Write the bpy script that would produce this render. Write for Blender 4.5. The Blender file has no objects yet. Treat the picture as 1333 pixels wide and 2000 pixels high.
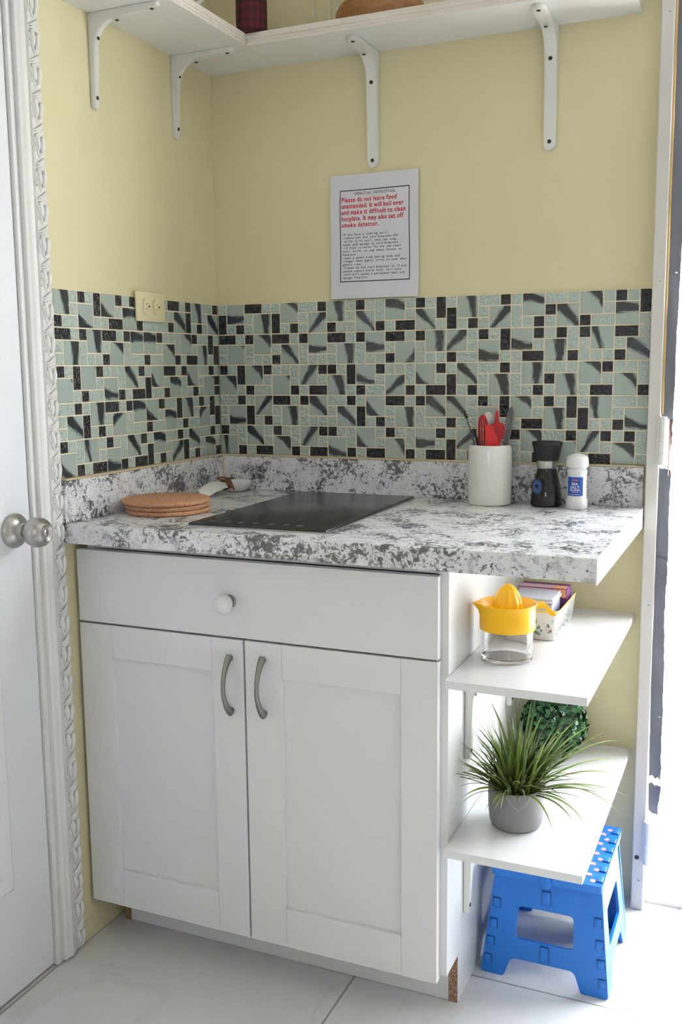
import bpy, bmesh, math, random
from mathutils import Vector, Matrix, noise
from mathutils.geometry import tessellate_polygon
PI = math.pi
scene = bpy.context.scene
COL = scene.collection
random.seed(7)

# ------------------------------------------------------------------ helpers
def lin(c):
    c /= 255.0
    return c / 12.92 if c <= 0.04045 else ((c + 0.055) / 1.055) ** 2.4
def rgb(r, g, b): return (lin(r), lin(g), lin(b), 1.0)

class NT:
    def __init__(s, name):
        s.m = bpy.data.materials.new(name); s.m.use_nodes = True
        s.t = s.m.node_tree; s.b = s.t.nodes['Principled BSDF']
    def n(s, kind, **kw):
        nd = s.t.nodes.new(kind)
        for k, v in kw.items():
            if k.startswith('i_'):
                key = k[2:]; key = int(key) if key.isdigit() else key.replace('_', ' ')
                if hasattr(v, 'links'): s.t.links.new(v, nd.inputs[key])
                else: nd.inputs[key].default_value = v
            else: setattr(nd, k, v)
        return nd
    def link(s, a, b): s.t.links.new(a, b)
    def math(s, op, a, b=None, c=None, clamp=False):
        nd = s.t.nodes.new('ShaderNodeMath'); nd.operation = op; nd.use_clamp = clamp
        for i, v in enumerate((a, b, c)):
            if v is None: continue
            if hasattr(v, 'links'): s.t.links.new(v, nd.inputs[i])
            else: nd.inputs[i].default_value = v
        return nd.outputs[0]
    def ramp(s, fac, stops, interp='LINEAR'):
        nd = s.t.nodes.new('ShaderNodeValToRGB'); cr = nd.color_ramp; cr.interpolation = interp
        while len(cr.elements) < len(stops): cr.elements.new(0.5)
        for e, (p, c) in zip(cr.elements, stops):
            e.position = p; e.color = c if len(c) == 4 else (*c, 1)
        s.t.links.new(fac, nd.inputs[0]); return nd.outputs[0]
    def mix(s, fac, a, b):
        nd = s.t.nodes.new('ShaderNodeMix'); nd.data_type = 'RGBA'
        for i, v in ((0, fac), (6, a), (7, b)):
            if hasattr(v, 'links'): s.t.links.new(v, nd.inputs[i])
            else: nd.inputs[i].default_value = v
        return nd.outputs[2]
    def bump(s, h, strength=0.3, dist=0.002):
        nd = s.n('ShaderNodeBump', i_Strength=strength, i_Distance=dist); s.link(h, nd.inputs['Height'])
        s.link(nd.outputs[0], s.b.inputs['Normal'])
    def co(s): return s.n('ShaderNodeNewGeometry').outputs['Position']
    def set(s, color=None, rough=None, metal=None, trans=None, ior=None, coat=None, spec=None):
        for k, v in (('Base Color', color), ('Roughness', rough), ('Metallic', metal), ('Transmission Weight', trans), ('IOR', ior), ('Coat Weight', coat), ('Specular IOR Level', spec)):
            if v is None: continue
            if hasattr(v, 'links'): s.link(v, s.b.inputs[k])
            else: s.b.inputs[k].default_value = v
        return s

def simple(name, color, rough=0.5, metal=0.0, var=0.03, bump=0.0, bscale=200, **kw):
    """plain material with a little procedural variation of its colour"""
    t = NT(name)
    nz = t.n('ShaderNodeTexNoise', i_Scale=9.0, i_Detail=4.0)
    t.link(t.co(), nz.inputs['Vector'])
    lo = tuple(c * (1 - var) for c in color[:3]) + (1,); hi = tuple(min(1, c * (1 + var)) for c in color[:3]) + (1,)
    t.set(color=t.mix(nz.outputs[0], lo, hi), rough=rough, metal=metal, **kw)
    if bump:
        n2 = t.n('ShaderNodeTexNoise', i_Scale=float(bscale), i_Detail=3.0); t.link(t.co(), n2.inputs['Vector'])
        t.bump(n2.outputs[0], bump, 0.001)
    return t.m

WORLD = {}
def obj(name, bm, mats, parent=None, smooth=False, origin=None, angle=35, recalc=True):
    """link a bmesh, given in world coordinates, as one mesh object"""
    base = Vector(WORLD.get(parent.name, (0, 0, 0))) if parent else Vector((0, 0, 0))
    o0 = Vector(origin) if origin is not None else base
    if recalc: bmesh.ops.recalc_face_normals(bm, faces=bm.faces)
    bmesh.ops.translate(bm, verts=bm.verts, vec=-o0)
    me = bpy.data.meshes.new(name); bm.to_mesh(me); bm.free()
    for m in (mats if isinstance(mats, (list, tuple)) else [mats]): me.materials.append(m)
    if smooth:
        me.polygons.foreach_set('use_smooth', [True] * len(me.polygons))
        me.set_sharp_from_angle(angle=math.radians(angle))
    o = bpy.data.objects.new(name, me); COL.objects.link(o)
    if parent: o.parent = parent
    o.location = o0 - base
    WORLD[o.name] = o0
    return o
def thing(name, label, cat, loc, group=None):
    o = bpy.data.objects.new(name, None); COL.objects.link(o); o.location = loc; o.empty_display_size = 0.03
    WORLD[o.name] = Vector(loc)
    return tag(o, label, cat, group)
def tag(o, label, cat, group=None):
    o['label'] = label; o['category'] = cat
    if group: o['group'] = group
    return o
def struct(o, label=None, cat=None):
    o['kind'] = 'structure'
    if label: o['label'] = label
    if cat: o['category'] = cat
    return o
def copy_tree(o, parent=None, loc=None):
    c = o.copy(); COL.objects.link(c)
    if parent: c.parent = parent
    if loc is not None: c.location = loc
    for ch in list(o.children): copy_tree(ch, c)
    return c

def box(bm, x0, x1, y0, y1, z0, z1, mi=0, bev=0.0, seg=2, M=None):
    vs = [bm.verts.new((x, y, z)) for x in (x0, x1) for y in (y0, y1) for z in (z0, z1)]
    fs = [bm.faces.new([vs[i] for i in f]) for f in ((0, 1, 3, 2), (4, 6, 7, 5), (0, 4, 5, 1), (2, 3, 7, 6), (0, 2, 6, 4), (1, 5, 7, 3))]
    for f in fs: f.material_index = mi
    if bev:
        es = list({e for f in fs for e in f.edges})
        r = bmesh.ops.bevel(bm, geom=es, offset=bev, segments=seg, profile=0.5, affect='EDGES')
        for f in r['faces']: f.material_index = mi
        vs = list({v for f in r['faces'] for v in f.verts} | {v for v in vs if v.is_valid})
    if M is not None:
        bmesh.ops.transform(bm, matrix=M, verts=[v for v in vs if v.is_valid])
    return vs
def lathe(bm, prof, seg=40, M=None, mi=0, warp=None):
    """revolve (r, z) about z; M places it"""
    M = M or Matrix.Identity(4); rings = []
    for r, z in prof:
        if r < 1e-6: rings.append([bm.verts.new(M @ Vector((0, 0, z)))])
        else:
            ring = []
            for i in range(seg):
                a = 2 * PI * i / seg; rr = r if warp is None else warp(r, z, a)
                ring.append(bm.verts.new(M @ Vector((rr * math.cos(a), rr * math.sin(a), z))))
            rings.append(ring)
    for a, b in zip(rings, rings[1:]):
        if len(a) == 1 and len(b) == 1: continue
        for i in range(seg):
            j = (i + 1) % seg
            if len(a) == 1: f = bm.faces.new((a[0], b[i], b[j]))
            elif len(b) == 1: f = bm.faces.new((a[i], a[j], b[0]))
            else: f = bm.faces.new((a[i], a[j], b[j], b[i]))
            f.material_index = mi
    return rings
def tube(bm, pts, rad, seg=10, mi=0, cap=True, flat=1.0, closed=False):
    pts = [Vector(p) for p in pts]; n = len(pts); rings = []
    up = Vector((0, 0, 1)); prev = None
    for i, p in enumerate(pts):
        if closed: d = (pts[(i + 1) % n] - pts[i - 1]).normalized()
        else: d = (pts[min(i + 1, n - 1)] - pts[max(i - 1, 0)]).normalized()
        if prev is None:
            a = d.cross(up)
            if a.length < 0.1: a = d.cross(Vector((1, 0, 0)))
            a.normalize()
        else: a = (prev - d * prev.dot(d)).normalized()
        prev = a; b = d.cross(a); r = rad[i] if isinstance(rad, (list, tuple)) else rad
        rings.append([bm.verts.new(p + r * (math.cos(t) * a + flat * math.sin(t) * b)) for t in (2 * PI * k / seg for k in range(seg))])
    m = n if closed else n - 1
    for i in range(m):
        A, B = rings[i], rings[(i + 1) % n]
        for k in range(seg):
            f = bm.faces.new((A[k], A[(k + 1) % seg], B[(k + 1) % seg], B[k])); f.material_index = mi
    if cap and not closed:
        bm.faces.new(rings[0][::-1]).material_index = mi; bm.faces.new(rings[-1]).material_index = mi
def fillet(pts, r, seg=5):
    """round the corners of a 2D polygon; r a number or one per corner"""
    out = []; n = len(pts)
    for i in range(n):
        p = Vector(pts[i]); a = Vector(pts[i - 1]); b = Vector(pts[(i + 1) % n]); rr = r[i] if isinstance(r, (list, tuple)) else r
        if rr <= 0: out.append(tuple(p)); continue
        da = (a - p); db = (b - p); L = min(rr, da.length * 0.49, db.length * 0.49)
        s = p + da.normalized() * L; e = p + db.normalized() * L
        for k in range(seg + 1):
            t = k / seg; out.append(tuple((1 - t) ** 2 * s + 2 * t * (1 - t) * p + t * t * e))
    return out
def plate(bm, outer, holes, th, M, mi=0):
    """flat plate with holes: 2D outline in local xy, thickness along local z from 0 to th, placed by M"""
    loops = [outer] + list(holes); flat = [Vector((x, y, 0)) for l in loops for x, y in l]
    tris = tessellate_polygon([[Vector((x, y, 0)) for x, y in l] for l in loops])
    A = [bm.verts.new(M @ v) for v in flat]; B = [bm.verts.new(M @ (v + Vector((0, 0, th)))) for v in flat]
    for t in tris:
        for S, o in ((A, t), (B, t[::-1])):
            try: bm.faces.new([S[i] for i in o]).material_index = mi
            except ValueError: pass
    k = 0
    for l in loops:
        n = len(l)
        for i in range(n):
            j = (i + 1) % n; bm.faces.new((A[k + i], A[k + j], B[k + j], B[k + i])).material_index = mi
        k += n
def frame(o, x, y, z): return Matrix((( x[0], y[0], z[0], o[0]), (x[1], y[1], z[1], o[1]), (x[2], y[2], z[2], o[2]), (0, 0, 0, 1)))
def T(x, y, z): return Matrix.Translation((x, y, z))
def RZ(a): return Matrix.Rotation(a, 4, 'Z')

_gl = {}
def glyph(ch, bold):
    if (ch, bold) not in _gl:
        cu = bpy.data.curves.new('glyph', 'FONT'); cu.body = ch; cu.size = 1.0; cu.offset = bold; cu.resolution_u = 2
        ob = bpy.data.objects.new('glyph', cu); COL.objects.link(ob); bpy.context.view_layer.update()
        me = bpy.data.meshes.new_from_object(ob.evaluated_get(bpy.context.evaluated_depsgraph_get()))
        vs = [v.co.copy() for v in me.vertices]; fs = [tuple(p.vertices) for p in me.polygons]
        w = max((v.x for v in vs), default=0.3)
        bpy.data.objects.remove(ob); bpy.data.curves.remove(cu); bpy.data.meshes.remove(me)
        _gl[(ch, bold)] = (vs, fs, w)
    return _gl[(ch, bold)]
def text(bm, s, size, put, mono=None, bold=0.0, sx=1.0, x=0.0, y=0.0, align='L', mi=0):
    """lay a line of letters; put(x, y) gives the 3D point"""
    adv = []
    for ch in s:
        if mono: adv.append(mono)
        elif ch == ' ': adv.append(0.32 * size * sx)
        else: adv.append((glyph(ch, bold)[2] + 0.07) * size * sx)
    if align == 'C': x -= sum(adv) / 2
    for ch, a in zip(s, adv):
        if ch != ' ':
            vs, fs, w = glyph(ch, bold)
            k = sx
            if mono: k = min(1.25, 0.86 * mono / max(w * size, 1e-6)) if w > .3 else 1.0
            off = (mono - w * size * k) / 2 if mono else 0
            nv = [bm.verts.new(put(x + off + v.x * size * k, y + v.y * size)) for v in vs]
            for f in fs:
                try: bm.faces.new([nv[i] for i in f]).material_index = mi
                except ValueError: pass
        x += a

# ------------------------------------------------------------------ materials
def m_wall():
    t = NT('yellow_wall_paint')
    n1 = t.n('ShaderNodeTexNoise', i_Scale=2.0, i_Detail=5.0); n2 = t.n('ShaderNodeTexNoise', i_Scale=260.0, i_Detail=3.0)
    t.link(t.co(), n1.inputs['Vector']); t.link(t.co(), n2.inputs['Vector'])
    t.set(color=t.mix(n1.outputs[0], rgb(214, 204, 164), rgb(220, 210, 171)), rough=0.6); t.bump(n2.outputs[0], 0.15, 0.001)
    return t.m
def m_granite():
    t = NT('speckled_granite_laminate'); p = t.co()
    w = t.n('ShaderNodeTexNoise', i_Scale=34.0, i_Detail=3.0); t.link(p, w.inputs['Vector'])
    wv = t.n('ShaderNodeMix', data_type='RGBA', blend_type='LINEAR_LIGHT'); wv.inputs[0].default_value = 0.018
    t.link(p, wv.inputs[6]); t.link(w.outputs['Color'], wv.inputs[7]); q = wv.outputs[2]
    def nz(sc, d, r):
        a = t.n('ShaderNodeTexNoise', i_Scale=sc, i_Detail=d, i_Roughness=r); t.link(q, a.inputs['Vector']); return a.outputs[0]
    big = nz(15.0, 3.0, 0.5); mid = nz(120.0, 6.0, 0.66); fine = nz(240.0, 4.0, 0.6)
    base = t.ramp(nz(42.0, 5.0, 0.6), [(0.32, rgb(166, 166, 172)), (0.45, rgb(220, 220, 222)), (0.7, rgb(234, 233, 232))])
    d1 = t.math('ADD', mid, t.math('MULTIPLY', t.math('SUBTRACT', big, 0.5), 0.85))
    k1 = t.ramp(d1, [(0.555, (0, 0, 0)), (0.59, (.75, .75, .75)), (0.65, (1, 1, 1))])
    k2 = t.ramp(t.math('ADD', fine, t.math('MULTIPLY', t.math('SUBTRACT', big, 0.5), 0.3)), [(0.57, (0, 0, 0)), (0.61, (1, 1, 1))])
    c = t.mix(t.math('MULTIPLY', k2, 0.65), base, rgb(104, 104, 110))
    c = t.mix(t.math('MULTIPLY', k1, 0.9), c, t.ramp(fine, [(0.4, rgb(38, 38, 42)), (0.62, rgb(96, 95, 98))]))
    t.set(color=c, rough=0.2)
    return t.m
def m_floor():
    t = NT('white_polished_floor_tile'); p = t.co()
    s = t.n('ShaderNodeSeparateXYZ'); t.link(p, s.inputs[0])
    def line(v, off, size):
        f = t.math('FRACT', t.math('ADD', t.math('DIVIDE', t.math('SUBTRACT', v, off), size), 50.0))
        d = t.math('ABSOLUTE', t.math('SUBTRACT', f, 0.5))
        return t.math('GREATER_THAN', d, 0.5 - 0.0022 / size)
    g = t.math('MAXIMUM', line(s.outputs[0], 0.578, 0.578), line(s.outputs[1], -0.415, 0.578))
    n1 = t.n('ShaderNodeTexNoise', i_Scale=2.3, i_Detail=7.0, i_Roughness=0.6, i_Distortion=0.8); t.link(p, n1.inputs['Vector'])
    vein = t.ramp(n1.outputs[0], [(0.47, rgb(218, 217, 215)), (0.5, rgb(213, 211, 208)), (0.53, rgb(219, 218, 217))])
    t.set(color=t.mix(g, vein, rgb(150, 146, 140)), rough=t.math('ADD', t.math('MULTIPLY', g, 0.4), 0.13))
    return t.m
def m_frost():
    t = NT('frosted_streaked_glass')
    at = t.n('ShaderNodeAttribute', attribute_name='streak'); uv = t.n('ShaderNodeUVMap', uv_map='tile')
    a = t.n('ShaderNodeSeparateColor'); t.link(at.outputs['Color'], a.inputs[0])
    u = t.n('ShaderNodeSeparateXYZ'); t.link(uv.outputs[0], u.inputs[0])
    c, s, off = a.outputs[0], a.outputs[1], a.outputs[2]; w = at.outputs['Alpha']
    d = t.math('SUBTRACT', t.math('ADD', t.math('MULTIPLY', u.outputs[0], c), t.math('MULTIPLY', u.outputs[1], s)), off)
    l = t.math('SUBTRACT', t.math('MULTIPLY', u.outputs[1], c), t.math('MULTIPLY', u.outputs[0], s))
    d = t.math('ADD', d, t.math('MULTIPLY', t.math('MULTIPLY', l, l), t.math('MULTIPLY', off, 0.10)))
    v = t.n('ShaderNodeCombineXYZ'); t.link(t.math('MULTIPLY', d, 6.0), v.inputs[0]); t.link(t.math('MULTIPLY', l, 1.1), v.inputs[1]); t.link(t.math('MULTIPLY', off, 37.0), v.inputs[2])
    nz = t.n('ShaderNodeTexNoise', i_Scale=1.0, i_Detail=3.0); t.link(v.outputs[0], nz.inputs['Vector'])
    w = t.math('MULTIPLY', w, t.math('ADD', t.math('MULTIPLY', l, 0.22), 1.0))
    e = t.math('SUBTRACT', w, t.math('ADD', t.math('ABSOLUTE', d), t.math('MULTIPLY', t.math('SUBTRACT', nz.outputs[0], 0.5), 0.6)))
    k = t.math('MULTIPLY', e, 3.8, clamp=True)
    t.set(color=t.mix(t.math('MULTIPLY', k, 0.95), rgb(164, 175, 167), rgb(24, 28, 37)), rough=0.27)
    return t.m
def m_crackle(name, c0, c1, c2, rough, bumpk):
    t = NT(name); p = t.co()
    vo = t.n('ShaderNodeTexVoronoi', feature='DISTANCE_TO_EDGE', i_Scale=210.0); nz = t.n('ShaderNodeTexNoise', i_Scale=150.0, i_Detail=3.0)
    t.link(p, vo.inputs['Vector']); t.link(p, nz.inputs['Vector'])
    vc = t.n('ShaderNodeTexVoronoi', i_Scale=160.0); t.link(p, vc.inputs['Vector'])
    e = t.ramp(vo.outputs[0], [(0.0, (1, 1, 1)), (0.12, (0, 0, 0))])
    c = t.mix(nz.outputs[0], c0, c1)
    t.set(color=t.mix(t.math('MULTIPLY', e, 0.5), c, c2), rough=rough)
    t.bump(t.math('ADD', vc.outputs[0], nz.outputs[0]), bumpk, 0.003)
    return t.m
def m_cork():
    t = NT('cork'); p = t.co()
    vo = t.n('ShaderNodeTexVoronoi', i_Scale=330.0); nz = t.n('ShaderNodeTexNoise', i_Scale=420.0, i_Detail=2.0)
    t.link(p, vo.inputs['Vector']); t.link(p, nz.inputs['Vector'])
    c = t.ramp(nz.outputs[0], [(0.3, rgb(128, 84, 58)), (0.45, rgb(186, 136, 100)), (0.7, rgb(206, 158, 120))])
    t.set(color=t.mix(0.25, c, vo.outputs['Color']), rough=0.85)
    t.b.inputs['Base Color'].links[0].from_node.blend_type = 'SOFT_LIGHT'
    t.bump(nz.outputs[0], 0.5, 0.001); return t.m
def m_wood(name, c0, c1, sc=14):
    t = NT(name); mp = t.n('ShaderNodeMapping'); mp.inputs['Scale'].default_value = (1, 8, 8); t.link(t.co(), mp.inputs[0])
    nz = t.n('ShaderNodeTexNoise', i_Scale=float(sc), i_Detail=5.0, i_Distortion=0.6); t.link(mp.outputs[0], nz.inputs['Vector'])
    t.set(color=t.ramp(nz.outputs[0], [(0.35, c0), (0.65, c1)]), rough=0.5); return t.m
def m_chip():
    t = NT('raw_particleboard'); nz = t.n('ShaderNodeTexNoise', i_Scale=330.0, i_Detail=3.0); t.link(t.co(), nz.inputs['Vector'])
    t.set(color=t.ramp(nz.outputs[0], [(0.35, rgb(110, 78, 60)), (0.55, rgb(165, 128, 104)), (0.72, rgb(190, 158, 132))]), rough=0.9); return t.m
def m_plaid():
    t = NT('dark_red_plaid_cloth'); s = t.n('ShaderNodeSeparateXYZ'); t.link(t.co(), s.inputs[0])
    def st(v, f): return t.math('GREATER_THAN', t.math('SINE', t.math('MULTIPLY', v, f)), 0.55)
    k = t.math('ADD', t.math('MULTIPLY', st(t.math('ADD', s.outputs[0], s.outputs[1]), 330.0), 0.5), t.math('MULTIPLY', st(s.outputs[2], 330.0), 0.5))
    t.set(color=t.mix(k, rgb(78, 18, 26), rgb(28, 15, 20)), rough=0.9); return t.m
def m_brush(name, col, rough=0.28):
    t = NT(name); mp = t.n('ShaderNodeMapping'); mp.inputs['Scale'].default_value = (1, 1, 14); t.link(t.co(), mp.inputs[0])
    nz = t.n('ShaderNodeTexNoise', i_Scale=120.0, i_Detail=2.0); t.link(mp.outputs[0], nz.inputs['Vector'])
    t.set(color=col, metal=1.0, rough=t.math('ADD', t.math('MULTIPLY', nz.outputs[0], 0.15), rough - 0.07)); return t.m
def m_leaf(name, c0, c1, rough=0.4):
    t = NT(name); at = t.n('ShaderNodeAttribute', attribute_name='tint'); s = t.n('ShaderNodeSeparateColor'); t.link(at.outputs['Color'], s.inputs[0])
    nz = t.n('ShaderNodeTexNoise', i_Scale=60.0); t.link(t.co(), nz.inputs['Vector'])
    f = t.math('ADD', s.outputs[0], t.math('MULTIPLY', t.math('SUBTRACT', nz.outputs[0], 0.5), 0.3), clamp=True)
    c = t.ramp(f, [(0.0, c0), (0.55, c1), (1.0, tuple(min(1, x * 1.9) for x in c1[:3]) + (1,))])
    t.set(color=c, rough=rough); return t.m

WALL = m_wall()
GRAN = m_granite(); FLOOR = m_floor(); FROST = m_frost()
PALE = m_crackle('pale_green_crackle_glass', rgb(146, 164, 153), rgb(194, 205, 195), rgb(224, 231, 225), 0.12, 0.9)
BLK = m_crackle('black_crackle_glass', rgb(9, 10, 12), rgb(26, 29, 34), rgb(60, 64, 74), 0.1, 1.0)
GROUT = simple('cream_grout', rgb(230, 218, 188), 0.8, bump=0.3)
CAULK = simple('tan_caulk', rgb(204, 186, 150), 0.6)
WHITE = simple('white_melamine', rgb(226, 226, 225), 0.32, var=0.01)
WHITEG = simple('white_shelf_laminate', rgb(232, 232, 232), 0.22, var=0.01)
TRIMW = simple('white_gloss_paint', rgb(228, 226, 222), 0.38, var=0.03)
DOORW = simple('white_door_paint', rgb(230, 231, 234), 0.42, var=0.02)
POSTW = simple('darkened_white_post_paint', rgb(206, 202, 197), 0.45, var=0.05)  # white darkened to stand in for the post's backlit front face
PLASW = simple('white_plastic', rgb(222, 221, 216), 0.4, var=0.02)
CEIL = simple('ceiling_paint', rgb(205, 204, 202), 0.8)
WOODW = m_wood('limewashed_shelf_edge', rgb(214, 206, 196), rgb(224, 218, 209), 9)
CHIP = m_chip(); CORK = m_cork()
BLKP = simple('black_plastic', rgb(20, 20, 21), 0.45)
DARK = simple('dark_hole', rgb(28, 26, 25), 0.5)
STEEL = m_brush('brushed_steel', rgb(176, 174, 170), 0.3)
NICKEL = m_brush('satin_nickel', rgb(138, 136, 131), 0.32)
CHROME = m_brush('chrome_wire', rgb(190, 190, 190), 0.15)
CERAM = simple('white_ceramic', rgb(226, 225, 221), 0.14, var=0.01)
FROSTK = simple('frosted_white_knob', rgb(226, 226, 224), 0.3, var=0.01)
PAPER = simple('white_paper', rgb(214, 213, 220), 0.35, var=0.015)
INKR = simple('red_ink', rgb(196, 44, 66), 0.6); INKB = simple('black_ink', rgb(62, 60, 66), 0.6)
CREAM = simple('cream_outlet_plastic', rgb(222, 212, 172), 0.35, var=0.01)
BLUE = simple('blue_plastic', rgb(24, 112, 204), 0.36, var=0.03)
DOTP = simple('pink_grip_dot', rgb(204, 158, 164), 0.6)
STICK = simple('printed_sticker', rgb(178, 150, 142), 0.4, var=0.3)
YELL = simple('yellow_plastic', rgb(250, 190, 8), 0.28, var=0.01)
CONC = simple('grey_concrete', rgb(138, 136, 138), 0.8, var=0.12, bump=0.25, bscale=120)
SEAM = simple('pale_seam', rgb(180, 177, 174), 0.8)
SOIL = simple('dark_moss', rgb(30, 36, 22), 0.95, bump=0.8, bscale=180)
GRASS = m_leaf('grass_blade_green', rgb(27, 44, 25), rgb(104, 122, 52), 0.38)
BOXW = m_leaf('boxwood_leaf_green', rgb(9, 38, 22), rgb(42, 94, 46), 0.2)
BOXC = simple('dark_green_core', rgb(8, 24, 13), 0.8)
TAPE = simple('grey_duct_tape', rgb(106, 109, 120), 0.38, var=0.1)
TAPEB = simple('rust_brown_tape', rgb(92, 66, 60), 0.5, var=0.1)
FOAM = simple('tan_foam_strip', rgb(196, 166, 112), 0.8)
REDB = simple('deep_red_silicone', rgb(166, 18, 24), 0.3, var=0.05)
REDS = simple('red_silicone', rgb(190, 22, 28), 0.36, var=0.05)
IVORY = simple('ivory_silicone', rgb(206, 202, 192), 0.45)
GREYM = m_brush('dull_grey_metal', rgb(116, 116, 118), 0.35)
TWINE = simple('brown_twine', rgb(122, 84, 54), 0.9, var=0.2, bump=0.6, bscale=500)
BLUEL = simple('blue_label', rgb(22, 72, 158), 0.35, var=0.02)
LABW = simple('label_white', rgb(232, 234, 240), 0.4); LABO = simple('label_orange', rgb(214, 108, 74), 0.4)
SALT = simple('white_salt_plastic', rgb(228, 228, 230), 0.3, var=0.01)
PEPPER = simple('black_peppercorn', rgb(28, 23, 20), 0.6, var=0.4, bump=1.0, bscale=300)
BLUED = simple('dark_blue_tag', rgb(44, 72, 128), 0.3)
PURP = simple('purple_carton', rgb(96, 40, 100), 0.4, var=0.05); PINKC = simple('pink_carton_print', rgb(200, 160, 168), 0.45, var=0.1)
ORAN = simple('orange_carton_print', rgb(226, 152, 92), 0.45)
CLEAR = simple('translucent_white_plastic', rgb(206, 208, 220), 0.25, var=0.03)
LEAFD = simple('painted_green_leaf', rgb(92, 126, 120), 0.3, var=0.1); FLOWD = simple('painted_peach_flower', rgb(236, 186, 158), 0.3); BERRY = simple('painted_pink_berry', rgb(206, 130, 140), 0.3)
YRIM = simple('yellow_glazed_rim', rgb(238, 202, 110), 0.25)
PLAID = m_plaid()
BOARD = m_wood('dark_varnished_wood', rgb(124, 84, 46), rgb(150, 104, 60), 8)
OUTG = simple('pale_concrete', rgb(214, 212, 206), 0.8)
GATEM = simple('white_gate_paint', rgb(190, 190, 192), 0.5)
def m_glass(name, col, rough=0.0, ior=1.46):
    t = NT(name); nz = t.n('ShaderNodeTexNoise', i_Scale=30.0); t.link(t.co(), nz.inputs['Vector'])
    t.set(color=t.mix(nz.outputs[0], col, tuple(c * .985 for c in col[:3]) + (1,)), rough=rough, trans=1.0, ior=ior); return t.m
GLASS = m_glass('clear_glass', (0.97, 0.98, 0.98, 1)); GLASSD = m_glass('mill_glass', (0.85, 0.85, 0.86, 1))
def m_hob():
    t = NT('black_ceramic_glass'); nz = t.n('ShaderNodeTexNoise', i_Scale=35.0, i_Detail=6.0); t.link(t.co(), nz.inputs['Vector'])
    t.set(color=t.mix(nz.outputs[0], rgb(20, 20, 22), rgb(35, 35, 37)), rough=t.math('ADD', t.math('MULTIPLY', nz.outputs[0], 0.12), 0.17)); return t.m
HOB = m_hob()
HOBI = simple('printed_hob_symbol', rgb(104, 105, 108), 0.3)

# ------------------------------------------------------------------ dimensions (metres; corner of the two walls at the origin)
ZC, CT, CD, CX = 0.911, 0.0392, 0.6385, 1.0535       # counter top height, thickness, depth, right end
ZB, ZT = 0.998, 1.3710                               # mosaic bottom and top
ZS, ST = 1.918, 0.0247                               # upper shelf underside, thickness
S1, S2 = 0.6734, 0.3611                              # side shelf tops
PX = 0.793                                           # cabinet side panel
DOORX0, DOORX1 = 1.075, 2.05                         # doorway in the back wall
ROOMX, ROOMY, ROOMZ = 2.7, -3.6, 2.55

# ------------------------------------------------------------------ room shell
bm = bmesh.new(); box(bm, -0.15, ROOMX + .15, ROOMY - .15, 0.13, -0.1, 0.0); struct(obj('floor', bm, FLOOR))
bm = bmesh.new(); box(bm, -0.15, ROOMX + .15, ROOMY - .15, 0.13, ROOMZ, ROOMZ + .1); struct(obj('ceiling', bm, CEIL))
bm = bmesh.new()
box(bm, -0.15, DOORX0, 0, 0.13, 0, ROOMZ); box(bm, DOORX0, DOORX1, 0, 0.13, 2.1, ROOMZ); box(bm, DOORX1, ROOMX + .15, 0, 0.13, 0, ROOMZ)
struct(obj('wall_back', bm, WALL))
LDY0, LDY1 = -0.712, -1.56
bm = bmesh.new()
box(bm, -0.15, 0, LDY0 + .0125, 0, 0, ROOMZ); box(bm, -0.15, 0, LDY1, LDY0 + .0125, 2.061, ROOMZ); box(bm, -0.15, -.06, LDY1, LDY0 + .0125, 0, 2.061); box(bm, -0.15, 0, ROOMY - .15, LDY1, 0, ROOMZ)  # thin box behind the door opening added to block light leaking under it
struct(obj('wall_left', bm, WALL))
bm = bmesh.new(); box(bm, ROOMX, ROOMX + .15, ROOMY - .15, 0, 0, ROOMZ); struct(obj('wall_right', bm, CEIL))
WX0, WX1, WZ0, WZ1 = 1.0, 1.5, 1.3, 1.7
bm = bmesh.new()
y0, y1 = ROOMY - .15, ROOMY
box(bm, 0, WX0, y0, y1, 0, ROOMZ); box(bm, WX1, ROOMX, y0, y1, 0, ROOMZ); box(bm, WX0, WX1, y0, y1, 0, WZ0); box(bm, WX0, WX1, y0, y1, WZ1, ROOMZ)
struct(obj('wall_front', bm, CEIL))
bm = bmesh.new()
for a, b, c, d in ((WX0, WX0 + .05, WZ0, WZ1), (WX1 - .05, WX1, WZ0, WZ1), (WX0, WX1, WZ0, WZ0 + .05), (WX0, WX1, WZ1 - .05, WZ1), ((WX0 + WX1) / 2 - .025, (WX0 + WX1) / 2 + .025, WZ0, WZ1)):
    box(bm, a, b, y0 + .05, y0 + .1, c, d)
struct(obj('added_fill_window', bm, TRIMW))  # unseen window, added and sized to let in fill light
bm = bmesh.new(); box(bm, -3, 8, 0.13, 9, -0.14, -0.04); struct(obj('ground', bm, OUTG))
bm = bmesh.new(); box(bm, DOORX0, DOORX1, 0.0, 0.16, -0.03, 0.012, bev=.004); struct(obj('trim_1', bm, OUTG))

# left door with knob
d = bmesh.new(); box(d, -0.045, -0.006, LDY1 + .004, LDY0 - .0018, 0.006, 2.05, bev=.002)
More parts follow.
